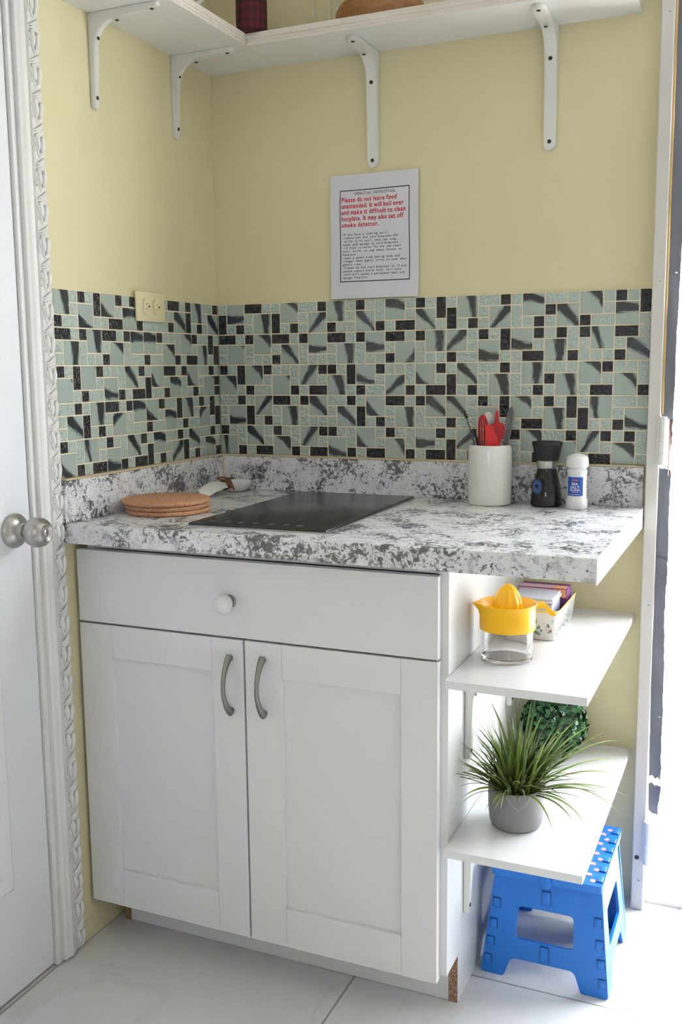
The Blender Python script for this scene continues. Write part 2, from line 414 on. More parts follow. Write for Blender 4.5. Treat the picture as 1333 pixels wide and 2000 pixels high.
# raised mouldings of the door panels
def ring(bm, y0, y1, z0, z1, x, w, h):
    prof = [(0, 0), (w * .25, h), (w * .6, h * .7), (w, 0)]
    loops = []
    for o, hh in prof: loops.append([bm.verts.new((x + hh, a, b)) for a, b in ((y0 - o, z0 + o), (y1 + o, z0 + o), (y1 + o, z1 - o), (y0 - o, z1 - o))])
    for A, B in zip(loops, loops[1:]):
        for i in range(4): bm.faces.new((A[i], A[(i + 1) % 4], B[(i + 1) % 4], B[i]))
ring(d, -0.815, -1.455, 0.22, 0.80, -0.006, 0.03, 0.005); ring(d, -0.815, -1.455, 1.02, 1.90, -0.006, 0.03, 0.005)
door = struct(obj('door_1', d, DOORW), 'white panelled door beside the carved trim', 'door')
KY, KZ = -0.760, 0.915
bm = bmesh.new()
MX = frame((-0.006, KY, KZ), (0, 1, 0), (0, 0, 1), (1, 0, 0))
lathe(bm, [(0, 0), (.033, 0), (.0335, .004), (.031, .009), (.022, .014), (.0165, .017), (.0155, .03), (.0, .03)], 48, MX)
lathe(bm, [(0, .029), (.0125, .029), (.0125, .034), (.018, .036), (.0245, .042), (.028, .051), (.0283, .060), (.026, .069), (.021, .0755), (.0165, .0785), (.0155, .078), (.0105, .0745), (.0, .0745)], 48, MX)
kn = obj('door_knob', bm, STEEL, door, True)
bm = bmesh.new(); lathe(bm, [(0, .0742), (.006, .0742), (.0062, .0772), (.005, .078), (0, .078)], 24, MX); box(bm, -.0006, .0006, -.003, .003, .0775, .0783, M=MX, mi=1)
obj('keyhole', bm, [CHROME, DARK], kn, True)
bm = bmesh.new(); box(bm, -.05, .0015, LDY0 - .0003, LDY0 + .0119, 0.001, 2.06, bev=.0012); struct(obj('trim_2', bm, TRIMW))

# carved moulding around the door
bm = bmesh.new(); TY = -0.700
pr = [(TY, 0), (TY, .010), (TY + .006, .013), (TY + .009, .010), (TY + .012, .013), (TY + .022, .014), (TY + .0235, .010), (TY + .027, .010), (TY + .029, .014), (TY + .032, .012), (TY + .036, .009), (TY + .064, .009), (TY + .066, .006), (TY + .066, 0)]
plate(bm, pr, [], 2.12, Matrix(((0, 1, 0, 0.0003), (1, 0, 0, 0), (0, 0, 1, 0.008), (0, 0, 0, 1))))
def ell(bm, c, r, ang, seg=8, rings=5):
    M = T(*c) @ Matrix.Rotation(ang, 4, 'X')
    pr = [(math.sin(PI * i / rings), -math.cos(PI * i / rings)) for i in range(rings + 1)]
    lathe(bm, pr, seg, M @ Matrix.Diagonal((r[0], r[1], r[2], 1)))
zc = 0.035; yc = TY + .050
while zc < 2.1:
    ell(bm, (.0115, yc - .0062, zc), (.0062, .0052, .0155), .16, 10, 8); ell(bm, (.0115, yc + .0066, zc - .003), (.0062, .0055, .0165), -.12, 10, 8)
    tube(bm, [(.0105, yc - .0135 + .027 * (k / 10), zc - .004 - .0205 * math.sin(PI * k / 10) + .012 * abs(k / 5 - 1)) for k in range(11)], .0022, 6)
    for s in (0, 1, 2):
        tube(bm, [(.0095 + .0035 * math.sin(PI * k / 7), yc - .013 + .026 * (k / 7) + .001 * s, zc + .0215 + .016 * (k / 7) ** 1.6 - .0042 * s) for k in range(8)], [.001 + .0019 * math.sin(PI * k / 7) for k in range(8)], 6)
    ell(bm, (.0105, yc - .0145, zc - .012), (.004, .0028, .006), .1)
    zc += 0.0615
struct(obj('trim_3', bm, TRIMW, smooth=True, angle=50), 'carved white leaf moulding along the door', 'trim')

# doorway post with hinges on the right
bm = bmesh.new(); box(bm, 1.0555, 1.0815, -.04, -.003, .0, 2.12, bev=.002)
post = struct(obj('trim_4', bm, POSTW), 'painted white metal door post at the end of the back wall', 'door frame')
for z in (1.381, 0.702, 0.07, 1.9):
    bm = bmesh.new(); lathe(bm, [(0, 0), (.0045, 0), (.0036, .0016), (0, .002)], 16, frame((1.0715, -.0395, z), (1, 0, 0), (0, 0, -1), (0, -1, 0)))
    box(bm, -.0022, .0022, -.0004, .0004, .0016, .0023, M=frame((1.0715, -.0395, z), (1, 0, 0), (0, 0, -1), (0, -1, 0)), mi=1); box(bm, -.0004, .0004, -.0022, .0022, .0016, .0023, M=frame((1.0715, -.0395, z), (1, 0, 0), (0, 0, -1), (0, -1, 0)), mi=1)
    obj('screw', bm, [TRIMW, DARK], post, True)
bm = bmesh.new(); lathe(bm, [(0, .0), (.005, 0), (.005, .0012), (0, .0012)], 20, frame((1.0655, -.0395, .125), (1, 0, 0), (0, 0, -1), (0, -1, 0))); obj('bolt_hole', bm, DARK, post, True)
for z in (1.055, 0.165):
    bm = bmesh.new(); box(bm, 1.076, 1.0945, -.0445, -.038, z - .05, z + .05, bev=.0015)
    lathe(bm, [(0, -.05), (.0075, -.05), (.0085, -.048), (.0085, -.0015), (.0078, -.001), (.0078, .0), (.0085, .0005), (.0085, .048), (.0075, .05), (0, .05)], 20, T(1.088, -.046, z))
    obj('hinge', bm, TRIMW, post, True)
bm = bmesh.new(); box(bm, 1.0817, 1.0862, -.036, -.012, 1.11, 2.1, bev=.0012); obj('foam_strip', bm, FOAM, post)

# outside security gate with ragged tape along its edge
gate = thing('security_gate', 'white barred outer gate beyond the doorway edge', 'gate', (1.10, 0.2, -.04))
for z, h in ((.303, .018), (.64, .018), (.985, .022), (1.10, .022), (1.437, .018), (1.78, .018)):
    bm = bmesh.new(); box(bm, 1.118, 2.0, .235, .25, z - h / 2 + .02, z + h / 2 + .02, bev=.002); obj('rail', bm, GATEM, gate)
for x in (1.118, 1.56, 1.98):
    bm = bmesh.new(); box(bm, x, x + .025, .225, .255, -.03, 2.05, bev=.002); obj('upright', bm, GATEM, gate)
tapeT = thing('tape_strip', 'ragged grey tape hanging along the white door post', 'tape', (1.095, -.03, .2))
def flap(z0, z1, x0a, x1a, x0b, x1b, y, name='flap', mat=TAPE, seed=0, th=.0016):
    n = 14; bm = bmesh.new(); R = random.Random(seed); F = []; B = []
    for i in range(n + 1):
        t = i / n; z = z0 + (z1 - z0) * t; a = x0a + (x0b - x0a) * t; b = x1a + (x1b - x1a) * t
        rowF = []; rowB = []
        for j in range(5):
            s = j / 4; x = a + (b - a) * s
            if j == 4: x += R.uniform(-.0012, .0012)
            zz = z + (R.uniform(-.004, .004) if i in (0, n) else 0) + (-.006 * s if i in (0, n) else 0)
            yy = y + .004 * math.sin(z * 21 + s * 2.4 + seed) * s + .003 * s + .0025 * math.sin(z * 60 + seed)
            rowF.append(bm.verts.new((x, yy, zz))); rowB.append(bm.verts.new((x, yy + th, zz)))
        F.append(rowF); B.append(rowB)
    for G in (F, B):
        for i in range(n):
            for j in range(4): bm.faces.new((G[i][j], G[i][j + 1], G[i + 1][j + 1], G[i + 1][j]))
    edge = [(i, 0) for i in range(n + 1)] + [(n, j) for j in range(1, 5)] + [(i, 4) for i in range(n - 1, -1, -1)] + [(0, j) for j in range(3, 0, -1)]
    for (a, b), (c, e) in zip(edge, edge[1:] + edge[:1]): bm.faces.new((F[a][b], F[c][e], B[c][e], B[a][b]))
    obj(name, bm, mat, tapeT, True, angle=60)
flap(2.0, 1.40, 1.0825, 1.112, 1.0825, 1.1085, -.030, seed=1); flap(1.405, 1.105, 1.0825, 1.1085, 1.0825, 1.1055, -.031, seed=2)
flap(1.115, .985, 1.098, 1.1065, 1.098, 1.1015, -.028, 'brown_flap', TAPEB, 3)
flap(1.0, .80, 1.081, 1.1045, 1.081, 1.106, -.030, seed=4); flap(.805, .655, 1.081, 1.1065, 1.081, 1.104, -.031, seed=5)
flap(.66, .455, 1.081, 1.105, 1.082, 1.1085, -.033, seed=6); flap(.46, .315, 1.082, 1.1085, 1.084, 1.1085, -.032, seed=7); flap(.30, .235, 1.084, 1.1115, 1.086, 1.1055, -.034, seed=8)

# ------------------------------------------------------------------ mosaic backsplash
B_ROWS = [
 ['gFF KKg gFF GGk FFg kgW FFg kgV gFF GGk gFF GGg FFg kgV', 'VFF gFF VFF gFF FFg FFW FFg FFV VFF gFF WFF kFF FFg FFV', 'Vgk gFF Vgk gFF kGG FFk gKK FFg Vgk gFF Wgk gFF kGG FFg'],
 ['KKg kFF KKg kFF KKg kFF KKg kFF FFg kgV FFk gkW kFF KKg', 'gFF WFF gFF WFF gFF WFF gFF WFF FFg FFV FFg FFW WFF gFF', 'gFF Wgg kFF Wgg gFF Wgg kFF Wgg kGG FFg gKK FFk Wgg kFF'],
 ['kgV FFk ggW FFk kgV FFk ggW FFk gFF GGk gFF GGg FFk ggW', 'FFV FFg FFW FFg FFV FFg FFW FFg VFF gFF WFF kFF FFg FFW', 'FFg kGG FFk gKK FFg kGG FFk gKK Vgk gFF Wgk gFF gKK FFk'],
 ['GGk gFF KKg kFF GGk gFF KKg kFF FFg kgV FFg kgV gFF GGg', 'gFF VFF gFF WFF gFF VFF gFF WFF FFg FFV FFg FFV VFF gFF', 'gFF Vgk gFF Wgg gFF Vgk gFF Wgg kGG FFg gKK FFg Vgg kFF'],
 ['kgW FFg kgW FFk kgW FFg kgW FFk gFF GGk kFF GGk FFk gkW', 'FFW FFg FFW FFg FFW FFg FFW FFg VFF gFF WFF gFF FFg FFW', 'FFk gKK FFk gKK FFk gKK FFk gKK Vgk gFF Wgk gFF gKK FFg']]
B_STK = ['fggbciaeaccehg', '', '', '', '']
B_STK = ['fcgbcaeacbeage', 'kgafcficbfxcda'.replace('x', 'f'), 'ggkbcfbhacccgg', 'fbcaahcaaigcdf', 'dagbfhgfbkgkbg']
L_ROWS = [
 ['FFgkgVFFkgkFFggKKgkFFGGk', 'FFgFFVFFgFFgFFgggFFVFFgFF', 'kGGFFggKKFFkGGGGkFFVgkgFF'],
 ['KKgkFFKKgkFFFFkggWFFkggVg', 'gFFWFFgFFWFFFFgFFWFFgFFVV', 'gFFWggkFFWggkGGFFkgKKFFgV'],
 ['kgVFFkggWFFkgFFKKgkFFGGkg', 'FFVFFgFFWFFgVFFgFFWFFgFFk', 'FFgkGGFFkgKKVggkFFWgkgFFk'],
 ['GGkgFFKKgkFFFFkggVFFgkgVg', 'gFFVFFgFFWFFFFgFFVFFgFFVV', 'gFFVgkgFFWggkGGFFgkGGFFgV'],
 ['kgWFFgkgWFFkgFFGGkgFFGGkg', 'FFWFFgFFWFFgVFFgFFVFFgFFg', 'FFkgKKFFkgKKVgkgFFVgkgFFk']]
L_ROWS[0][0] = 'FFgkgVFFkgkWFFggKKgkFFGGk'
L_ROWS[0][1] = 'FFgFFVFFgFFWFFgggFFVFFgFF'
L_ROWS[0][2] = 'kGGFFggKKFFkGGGGkFFVgkgFF'
L_STK = ['chhekaca', 'ccgeegcgc'[:0] + 'ccgeeggc', 'kkfahehk', 'acjehecj', 'hdfaebae']
CODE = {  # direction (cos, sin), offset, half width of the dark streak
 'a': (.66, .75, .10, 0.510), 'b': (.74, -.67, .0, 0.458), 'c': (.99, .12, .48, 0.561), 'd': (.97, .22, -.5, 0.382), 'e': (.18, .98, .60, 0.561), 'f': (.12, .99, -.58, 0.510),
 'g': (.80, .60, .92, 0.536), 'h': (.55, .83, -.92, 0.536), 'i': (.72, -.69, .95, 0.458), 'j': (.8, -.6, -.95, 0.458), 'k': (.9, .4, 1.30, 0.280)}
def mosaic(name, rows, stks, W, place, seed, cut=None):
    """rows of 3-cell strips of tiles; place(u, v, h) maps along, up and out"""
    R = random.Random(seed); bm = bmesh.new(); uvl = bm.loops.layers.uv.new('tile'); cl = bm.loops.layers.float_color.new('streak')
    ncol = len(rows[0][0].replace(' ', '')); pu = W / ncol; pv = (ZT - ZB) / 15.0; g = .0014
    def quad(a, b, c, d, z=.0045, mi=3):
        f = bm.faces.new([bm.verts.new(place(u, v, z)) for u, v in ((a, c), (b, c), (b, d), (a, d))]); f.material_index = mi
    # grout bed
    Z0, Z1 = ZB + .001, ZT
    vs = [[bm.verts.new(place(u, v, h)) for u, v in ((0, Z0), (W, Z0), (W, Z1), (0, Z1))] for h in (.0003, .0048)]
    bm.faces.new(vs[1]).material_index = 3; bm.faces.new(vs[0][::-1]).material_index = 3
    for i in range(4): bm.faces.new((vs[0][i], vs[0][(i + 1) % 4], vs[1][(i + 1) % 4], vs[1][i])).material_index = 3
    for st in range(5):
        rr = [r.replace(' ', '') for r in rows[st]]; used = set(); fi = 0; tiles = []
        for c in range(ncol):
            for r in range(3):
                if (r, c) in used: continue
                ch = rr[r][c]; w = h = 1
                if ch == 'F': w = h = 2
                elif ch in 'KG': w = 2
                elif ch in 'VW': h = 2
                w = min(w, ncol - c); h = min(h, 3 - r)
                if any((r + i, c + j) in used for i in range(h) for j in range(w)): w = h = 1
                for i in range(h):
                    for j in range(w): used.add((r + i, c + j))
                tiles.append((ch, r, c, w, h))
        for ch, r, c, w, h in tiles:
            u0, u1 = c * pu + g, (c + w) * pu - g; top = ZT - (st * 3 + r) * pv; v1, v0 = top - g, top - h * pv + g
            mi = 0 if ch == 'F' else (2 if ch in 'kKV' else 1)
            if ch == 'F':
                k = CODE[stks[st][fi % len(stks[st])]]; fi += 1
                a = math.atan2(k[1], k[0]) + R.uniform(-.18, .18); st_ = (math.cos(a), math.sin(a), k[2] + R.uniform(-.08, .08), k[3] * R.uniform(.85, 1.15))
            else: st_ = (1, 0, 5, 0)
            jit = R.uniform(-.0002, .0002); z0, z1 = .0046, .0062 + jit; b = .0009
            lo = [bm.verts.new(place(u, v, z0)) for u, v in ((u0, v0), (u1, v0), (u1, v1), (u0, v1))]
            md = [bm.verts.new(place(u, v, z1 - b)) for u, v in ((u0, v0), (u1, v0), (u1, v1), (u0, v1))]
            hi = [bm.verts.new(place(u, v, z1 + R.uniform(-.0001, .0001))) for u, v in ((u0 + b, v0 + b), (u1 - b, v0 + b), (u1 - b, v1 - b), (u0 + b, v1 - b))]
            fs = [bm.faces.new(hi)]
            for A, Bq in ((lo, md), (md, hi)):
                for i in range(4): fs.append(bm.faces.new((A[i], A[(i + 1) % 4], Bq[(i + 1) % 4], Bq[i])))
            q = {}
            for L in (lo, md, hi):
                for v, p in zip(L, ((-1, -1), (1, -1), (1, 1), (-1, 1))): q[v] = p
            for f in fs:
                f.material_index = mi
                for l in f.loops: l[uvl].uv = q[l.vert]; l[cl] = st_
    return obj(name, bm, [FROST, PALE, BLK, GROUT], recalc=True, origin=place(0, ZB, 0))
mb = mosaic('mosaic_backsplash', B_ROWS, B_STK, 1.0466, lambda u, v, h: Vector((u + .0065, -h, v)), 3)
tag(mb, 'green and black glass mosaic tiling on the wide back wall behind the counter', 'backsplash', 'glass mosaic backsplash')
ml = mosaic('mosaic_backsplash', L_ROWS, L_STK, 0.629 - .0065, lambda u, v, h: Vector((h, -.629 + u, v)), 5)
tag(ml, 'glass mosaic tiling on the side wall around the cream power outlet', 'backsplash', 'glass mosaic backsplash')

# ------------------------------------------------------------------ countertop
ct = thing('countertop', 'grey speckled granite-look counter with raised back edge on white cabinet', 'countertop', (0.5, -.32, ZC - CT))
bm = bmesh.new()
r = .007; z0 = ZC - CT
pr = [(-.001, z0), (-.001, ZC)] + [(-CD + r - r * math.sin(a), ZC - r + r * math.cos(a)) for a in (0, .39, .785, 1.18, 1.57)] + [(-CD, z0)]
plate(bm, pr, [], CX - .003 - .001, Matrix(((0, 0, 1, .001), (1, 0, 0, 0), (0, 1, 0, 0), (0, 0, 0, 1))))
obj('slab', bm, GRAN, ct, True, angle=30)
bm = bmesh.new(); box(bm, .0195, CX - .004, -.0185, -.001, ZC, ZB - .003, bev=.0015); obj('upstand', bm, GRAN, ct)
bm = bmesh.new(); box(bm, .001, .0185, -.6385, -.001, ZC, ZB - .003, bev=.0015); obj('upstand', bm, GRAN, ct)
bm = bmesh.new(); box(bm, CX - .003, CX, -CD - .0008, -.001, z0 - .0035, ZC + .0004, bev=.0005, seg=1); obj('end_cap', bm, WHITEG, ct)
bm = bmesh.new(); box(bm, .006, CX - .004, -.0195, -.001, ZB - .0028, ZB + .0012, bev=.0012); box(bm, .001, .0195, -.632, -.006, ZB - .0028, ZB + .0012, bev=.0015)
tube(bm, [(.0195, -.0195, ZC), (.0195, -.0195, ZB)], .0035, 8); obj('caulk_bead', bm, CAULK, ct)

# induction hob
hob = thing('induction_hob', 'black glass induction hob set on the granite counter', 'hob', (.403, -.318, ZC))
HM = T(.4045, -.318, 0) @ RZ(math.radians(1.2)); HT = ZC + .0072
bm = bmesh.new(); box(bm, -.146, .146, -.257, .257, ZC + .0004, HT, bev=.0022, M=HM); obj('glass_top', bm, HOB, hob, True)
bm = bmesh.new(); box(bm, -.1485, .1485, -.2595, .2595, ZC + .0002, ZC + .0026, bev=.0006, M=HM); obj('rim', bm, STEEL, hob)
def hp(x, y): return HM @ Vector((x, y, HT + .0003))
for i, cx in enumerate((-.105, -.075, -.045, -.015, .02, .05, .08)):
    cy = -.228 + .004 * (i % 2); bm = bmesh.new()
    tube(bm, [hp(cx + .0065 * math.cos(a), cy + .0065 * math.sin(a)) for a in (.4 + 5.5 * k / 14 for k in range(15))],   .0005, 4)
    if i % 2: box(bm, cx - .003, cx + .003, cy - .0006, cy + .0006, HT + .0001, HT + .0006, M=HM)
    else: box(bm, cx - .0006, cx + .0006, cy - .003, cy + .003, HT + .0001, HT + .0006, M=HM)
    obj('touch_symbol', bm, HOBI, hob)

# ------------------------------------------------------------------ base cabinet
X0, X1, XM = 0.0085, 0.7795, 0.392
YF, YB = -0.600, -0.5815
cab = thing('base_cabinet', 'white kitchen base cabinet with drawer and two panelled doors under the counter', 'cabinet', (.4, -.3, 0))
def side_panel(x0, name):
    bm = bmesh.new()
    pr = [(-.003, 0), (-.003, .8715), (-.581, .8715), (-.581, .098), (-.511, .098), (-.511, 0)]
    plate(bm, pr, [], .018, Matrix(((0, 0, 1, x0), (1, 0, 0, 0), (0, 1, 0, 0), (0, 0, 0, 1))))
    for f in bm.faces:
        c = f.calc_center_median()
        if abs(c.y + .511) < .001 and c.z < .09: f.material_index = 1
    obj(name, bm, [WHITE, CHIP], cab)
side_panel(PX - .018, 'side_panel'); side_panel(.022, 'side_panel')
bm = bmesh.new(); box(bm, .0405, PX - .0185, -.51, -.495, .001, .098); obj('toe_kick', bm, WHITE, cab)
bm = bmesh.new()
box(bm, .0405, PX - .0185, -.579, -.003, .0985, .1145); obj('bottom_board', bm, WHITE, cab)
bm = bmesh.new(); box(bm, .0405, PX - .0185, -.012, -.003, .115, .8715); obj('back_board', bm, WHITE, cab)
bm = bmesh.new(); box(bm, .0405, PX - .0185, -.579, -.48, .855, .8714); obj('top_rail', bm, WHITE, cab)
bm = bmesh.new(); box(bm, .0405, PX - .0185, -.579, -.48, .69, .7); obj('middle_rail', bm, WHITE, cab)
bm = bmesh.new(); box(bm, X0, X1, YF, YB, .7045, .8535, bev=.0012); df = obj('drawer_front', bm, WHITE, cab)
bm = bmesh.new(); KM = frame((.3655, YF, .7755), (1, 0, 0), (0, 0, -1), (0, -1, 0))
lathe(bm, [(0, 0), (.0125, 0), (.0125, .002), (.0105, .004), (.0105, .011), (.0115, .013), (0, .013)], 28, KM); kb = obj('knob', bm, NICKEL, df, True)
bm = bmesh.new(); lathe(bm, [(.0105, .0125), (.015, .016), (.0182, .022), (.0188, .028), (.0165, .035), (.011, .040), (.005, .0422), (0, .0426)], 32, KM); obj('white_cap', bm, FROSTK, kb, True)
def shaker(x0, x1, z0, z1, sl, sr, rb, rt, name):
    """frame of two stiles and two rails round a recessed panel"""
    bm = bmesh.new(); b = .0009
    box(bm, x0, x0 + sl, YF, YB, z0, z1, bev=b); box(bm, x1 - sr, x1, YF, YB, z0, z1, bev=b)
    box(bm, x0 + sl + .0003, x1 - sr - .0003, YF, YB, z0, z0 + rb, bev=b); box(bm, x0 + sl + .0003, x1 - sr - .0003, YF, YB, z1 - rt, z1, bev=b)
    o = obj(name, bm, WHITE, cab)
    bm = bmesh.new(); box(bm, x0 + sl - .004, x1 - sr + .004, YF + .0075, YB - .003, z0 + rb - .004, z1 - rt + .004); obj('panel', bm, WHITE, o)
    return o
dl = shaker(X0, XM - .0015, .0905, .7005, .0795, .0685, .0825, .0675, 'cabinet_door')
dr = shaker(XM + .0025, X1, .0905, .7005, .078, .069, .0795, .067, 'cabinet_door')
def pull(x, zt, zb, par):
    n = 20; pts = []; rad = []
    for k in range(n + 1):
        t = k / n; z = zt + (zb - zt) * t; pts.append((x, YF - .004 - .0265 * math.sin(PI * t) ** .75, z)); rad.append(.0042 + .0026 * abs(2 * t - 1) ** 2.2)
    bm = bmesh.new(); tube(bm, pts, rad, 14, flat=1.15)
    for z, s in ((zt, -1), (zb, 1)): lathe(bm, [(0, 0), (.0062, 0), (.0065, .004), (.006, .0085), (0, .0095)], 16, frame((x, YF, z + s * .003), (1, 0, 0), (0, 0, -1), (0, -1, 0)))
    obj('handle', bm, NICKEL, par, True, angle=60)
pull(.3625, .667, .556, dl); pull(.4345, .6705, .5595, dr)

# ------------------------------------------------------------------ side shelves and brackets
for z, lab in ((S1, 'white side shelf holding the yellow juicer beside the cabinet'), (S2, 'lower white side shelf holding the potted grass')):
    bm = bmesh.new(); box(bm, PX + .0006, 1.039, -.610, -.002, z - .015, z, bev=.0007, seg=1)
    tag(obj('side_shelf', bm, WHITEG, origin=(.9, -.3, z - .015)), lab, 'shelf', 'side shelves beside the cabinet')
def bracket(o, out, side, V, H, W, label, group, screws=((.28, .9), (.35, .88))):
    """L bracket: corner at o (wall meets shelf underside), out = unit vector away from the wall, side = width direction"""
    o = Vector(o); out = Vector(out); side = Vector(side)
    t = thing('shelf_bracket', label, 'bracket', o, group)
    th = .010; R = .052
    inner = [(.015 + R * (1 - math.cos(k / 8 * PI / 2)), -.015 - R * (1 - math.sin(k / 8 * PI / 2))) for k in range(9)]
    def tip(d, L):          # half width: the free end is rounded
        q = (d - (L - W * .5)) / (W * .5)
        return W / 2 * math.sqrt(max(.02, 1 - q * q)) if q > 0 else W / 2
    stn = []
    for d in [V - W * .5 * (1 - math.sin(PI / 2 * k / 6)) for k in range(6, -1, -1)]: stn.append(((0, -d), (.015 + (th - .015) * min(1, (d - .067) / (V - .067)), -d), tip(d, V)))
    for k, (ix, iz) in enumerate(inner): stn.append((((0, iz * (1 - k / 4)) if k <= 4 else (ix * (k - 4) / 4, 0)), (ix, iz), W / 2))
    for d in [H - W * .5 * (1 - math.sin(PI / 2 * k / 6)) for k in range(7)]: stn.append(((d, 0), (d, -.015 - (th - .015) * min(1, max(0, (d - .067) / (H - .067)))), tip(d, H)))
    M = frame(o, out, (0, 0, 1), side); bm = bmesh.new(); prev = None
    for a, b, w in stn:
        v = [bm.verts.new(M @ Vector((q[0], q[1], s * w))) for q, s in ((a, -1), (a, 1), (b, 1), (b, -1))]
        if prev:
            for i in range(4): bm.faces.new((prev[i], prev[(i + 1) % 4], v[(i + 1) % 4], v[i]))
        else: bm.faces.new(v)
        prev = v
    bm.faces.new(prev[::-1]); bmesh.ops.remove_doubles(bm, verts=bm.verts, dist=1e-5); bmesh.ops.dissolve_degenerate(bm, edges=bm.edges, dist=1e-5)
    bmesh.ops.recalc_face_normals(bm, faces=bm.faces)
    bmesh.ops.bevel(bm, geom=[e for e in bm.edges if len(e.link_faces) == 2 and e.calc_face_angle(0) > 1.2], offset=.0016, segments=2, affect='EDGES')
    obj('arm', bm, PLASW, t, True, angle=40)
    def thick(d): # thickness of the leg at distance d from the corner
        best = th
        for (x, z) in inner:
            if abs(-z - d) < .006: best = x
        return best if d < .067 else .015 + (th - .015) * min(1, (d - .067) / (V - .067))
    for f in screws[0]:
        d = f * V; bm = bmesh.new(); lathe(bm, [(0, 0), (.0042, 0), (.004, .0012), (.0, .0016)], 16, frame(o + out * thick(d) - Vector((0, 0, d)), side, out.cross(side), out)); obj('screw', bm, DARK, t, True)
    for f in screws[1]:
        d = f * H; bm = bmesh.new(); hh = .015 + (th - .015) * max(0, (d - .067) / (H - .067)) if d > .067 else .02
        lathe(bm, [(0, 0), (.0042, 0), (.004, .0012), (.0, .0016)], 16, frame(o + out * d - Vector((0, 0, hh)), side, Vector((0, 0, -1)).cross(side), (0, 0, -1))); obj('screw', bm, DARK, t, True)
    return t
GB = 'white brackets under the upper shelves'
bracket((0, -.467, ZS), (1, 0, 0), (0, 1, 0), .183, .165, .016, 'white shelf bracket on the side wall, nearest the carved door trim', GB, ((.26, .88), (.40, .9)))
bracket((0, -.168, ZS), (1, 0, 0), (0, 1, 0), .181, .160, .016, 'white shelf bracket on the side wall, close to the room corner', GB, ((.25, .88), (.40, .9)))
bracket((.4275, 0, ZS), (0, -1, 0), (1, 0, 0), .252, .130, .026, 'white shelf bracket on the back wall directly above the instruction sheet', GB, ((.27, .94), (.45, .93)))
bracket((.832, 0, ZS), (0, -1, 0), (1, 0, 0), .252, .145, .026, 'white shelf bracket near the outer end of the back wall shelf', GB, ((.27, .93), (.45, .93)))
GS = 'white brackets under the side shelves'
bracket((PX + .0005, -.470, S1 - .0152), (1, 0, 0), (0, 1, 0), .18, .16, .02, 'white bracket under the front of the juicer shelf', GS)
bracket((PX + .0005, -.150, S1 - .0152), (1, 0, 0), (0, 1, 0), .18, .16, .02, 'white bracket under the rear of the juicer shelf, behind the potted grass', GS)
bracket((PX + .0005, -.470, S2 - .0152), (1, 0, 0), (0, 1, 0), .18, .16, .02, 'white bracket under the lower shelf, left of the blue stool'.replace('left of', 'beside'), GS)

# ------------------------------------------------------------------ upper shelves and what stands on them
SA, SBK, SX = .1902, .1643, 1.0143
def upper(name, x0, x1, y0, y1, edge, label):
    t = thing(name, label, 'shelf', ((x0 + x1) / 2, (y0 + y1) / 2, ZS), 'white upper wall shelves')
    bm = bmesh.new(); box(bm, x0, x1, y0, y1, ZS, ZS + ST); obj('board', bm, WHITEG, t)
    bm = bmesh.new(); a, b, c, d = edge
    box(bm, a, b, c, d, ZS - .0005, ZS + ST + .0005, bev=.0015)
    if b - a > d - c: box(bm, a, b, c - .0015, c, ZS + .005, ZS + .0075); box(bm, a, b, c - .0015, c, ZS + .012, ZS + .0235)
    else: box(bm, b, b + .0015, c, d, ZS + .005, ZS + .0075); box(bm, b, b + .0015, c, d, ZS + .012, ZS + .0235)
    obj('edge_strip', bm, WOODW, t)
upper('wall_shelf', .0005, SA - .004, -1.3, -.0005, (SA - .0038, SA, -1.3, -SBK - .0005), 'white shelf along the side wall above the carved trim')
upper('wall_shelf', SA - .0035, SX, -SBK + .004, -.0005, (SA + .0005, SX, -SBK, -SBK + .0038), 'white shelf along the back wall carrying the wooden board')
ZU = ZS + ST
bm = bmesh.new(); lathe(bm, [(0, 0), (.030, 0), (.0335, .004), (.0345, .03), (.0345, .075), (.033, .088), (.026, .1), (.02, .106), (.02, .13), (0, .131)], 36, T(.198, -.15, ZU), warp=lambda r, z, a: r * (1 + .02 * math.sin(7 * a + z * 30)))
tag(obj('cloth_bottle', bm, PLAID, smooth=True, origin=(.198, -.15, ZU)), 'dark red plaid cloth-wrapped bottle in the corner of the upper shelf', 'bottle')
bm = bmesh.new(); lathe(bm, [(0, 0), (.09, 0), (.097, .004), (.1, .014), (.1, .03), (.097, .036), (.094, .038), (.094, .04), (.09, .046), (.07, .06), (0, .062)], 56, T(.475, -.1015 - .001 + .0, ZU))
for v in bm.verts: v.co.y = -.0815 + (v.co.y + .1025) * .72
tag(obj('wooden_board', bm, BOARD, smooth=True, origin=(.475, -.08, ZU)), 'round brown wooden board with domed top on the upper shelf', 'board')
rk = thing('wire_rack', 'thin chrome wire rack standing behind the wooden board', 'rack', (.44, -.02, ZU))
for x in (.285, .325, .345, .388, .515, .555):
    bm = bmesh.new(); tube(bm, [(x, -.012, ZU + .002), (x, -.012, ZU + .2)], .0016, 8); obj('upright_wire', bm, CHROME, rk, True)
for z in (.0035, .19):
    bm = bmesh.new(); tube(bm, [(.28, -.012, ZU + z), (.56, -.012, ZU + z)], .0022, 8); obj('cross_wire', bm, CHROME, rk, True)
mg = thing('mug', 'white mug on the side wall shelf with only its curved handle showing', 'mug', (.072, -.245, ZU))
bm = bmesh.new(); lathe(bm, [(0, 0), (.03, 0), (.034, .004), (.035, .02), (.035, .1), (.0338, .1015), (.0325, .1), (.0325, .006), (0, .006)], 36, T(.072, -.245, ZU)); obj('body', bm, CERAM, mg, True)
bm = bmesh.new(); tube(bm, [(.105 + .024 * math.sin(a), -.243 + .008 * math.sin(a), ZU + .070 - .022 * math.cos(a)) for a in (PI * k / 12 for k in range(13))], .0042, 10); obj('handle', bm, CERAM, mg, True)

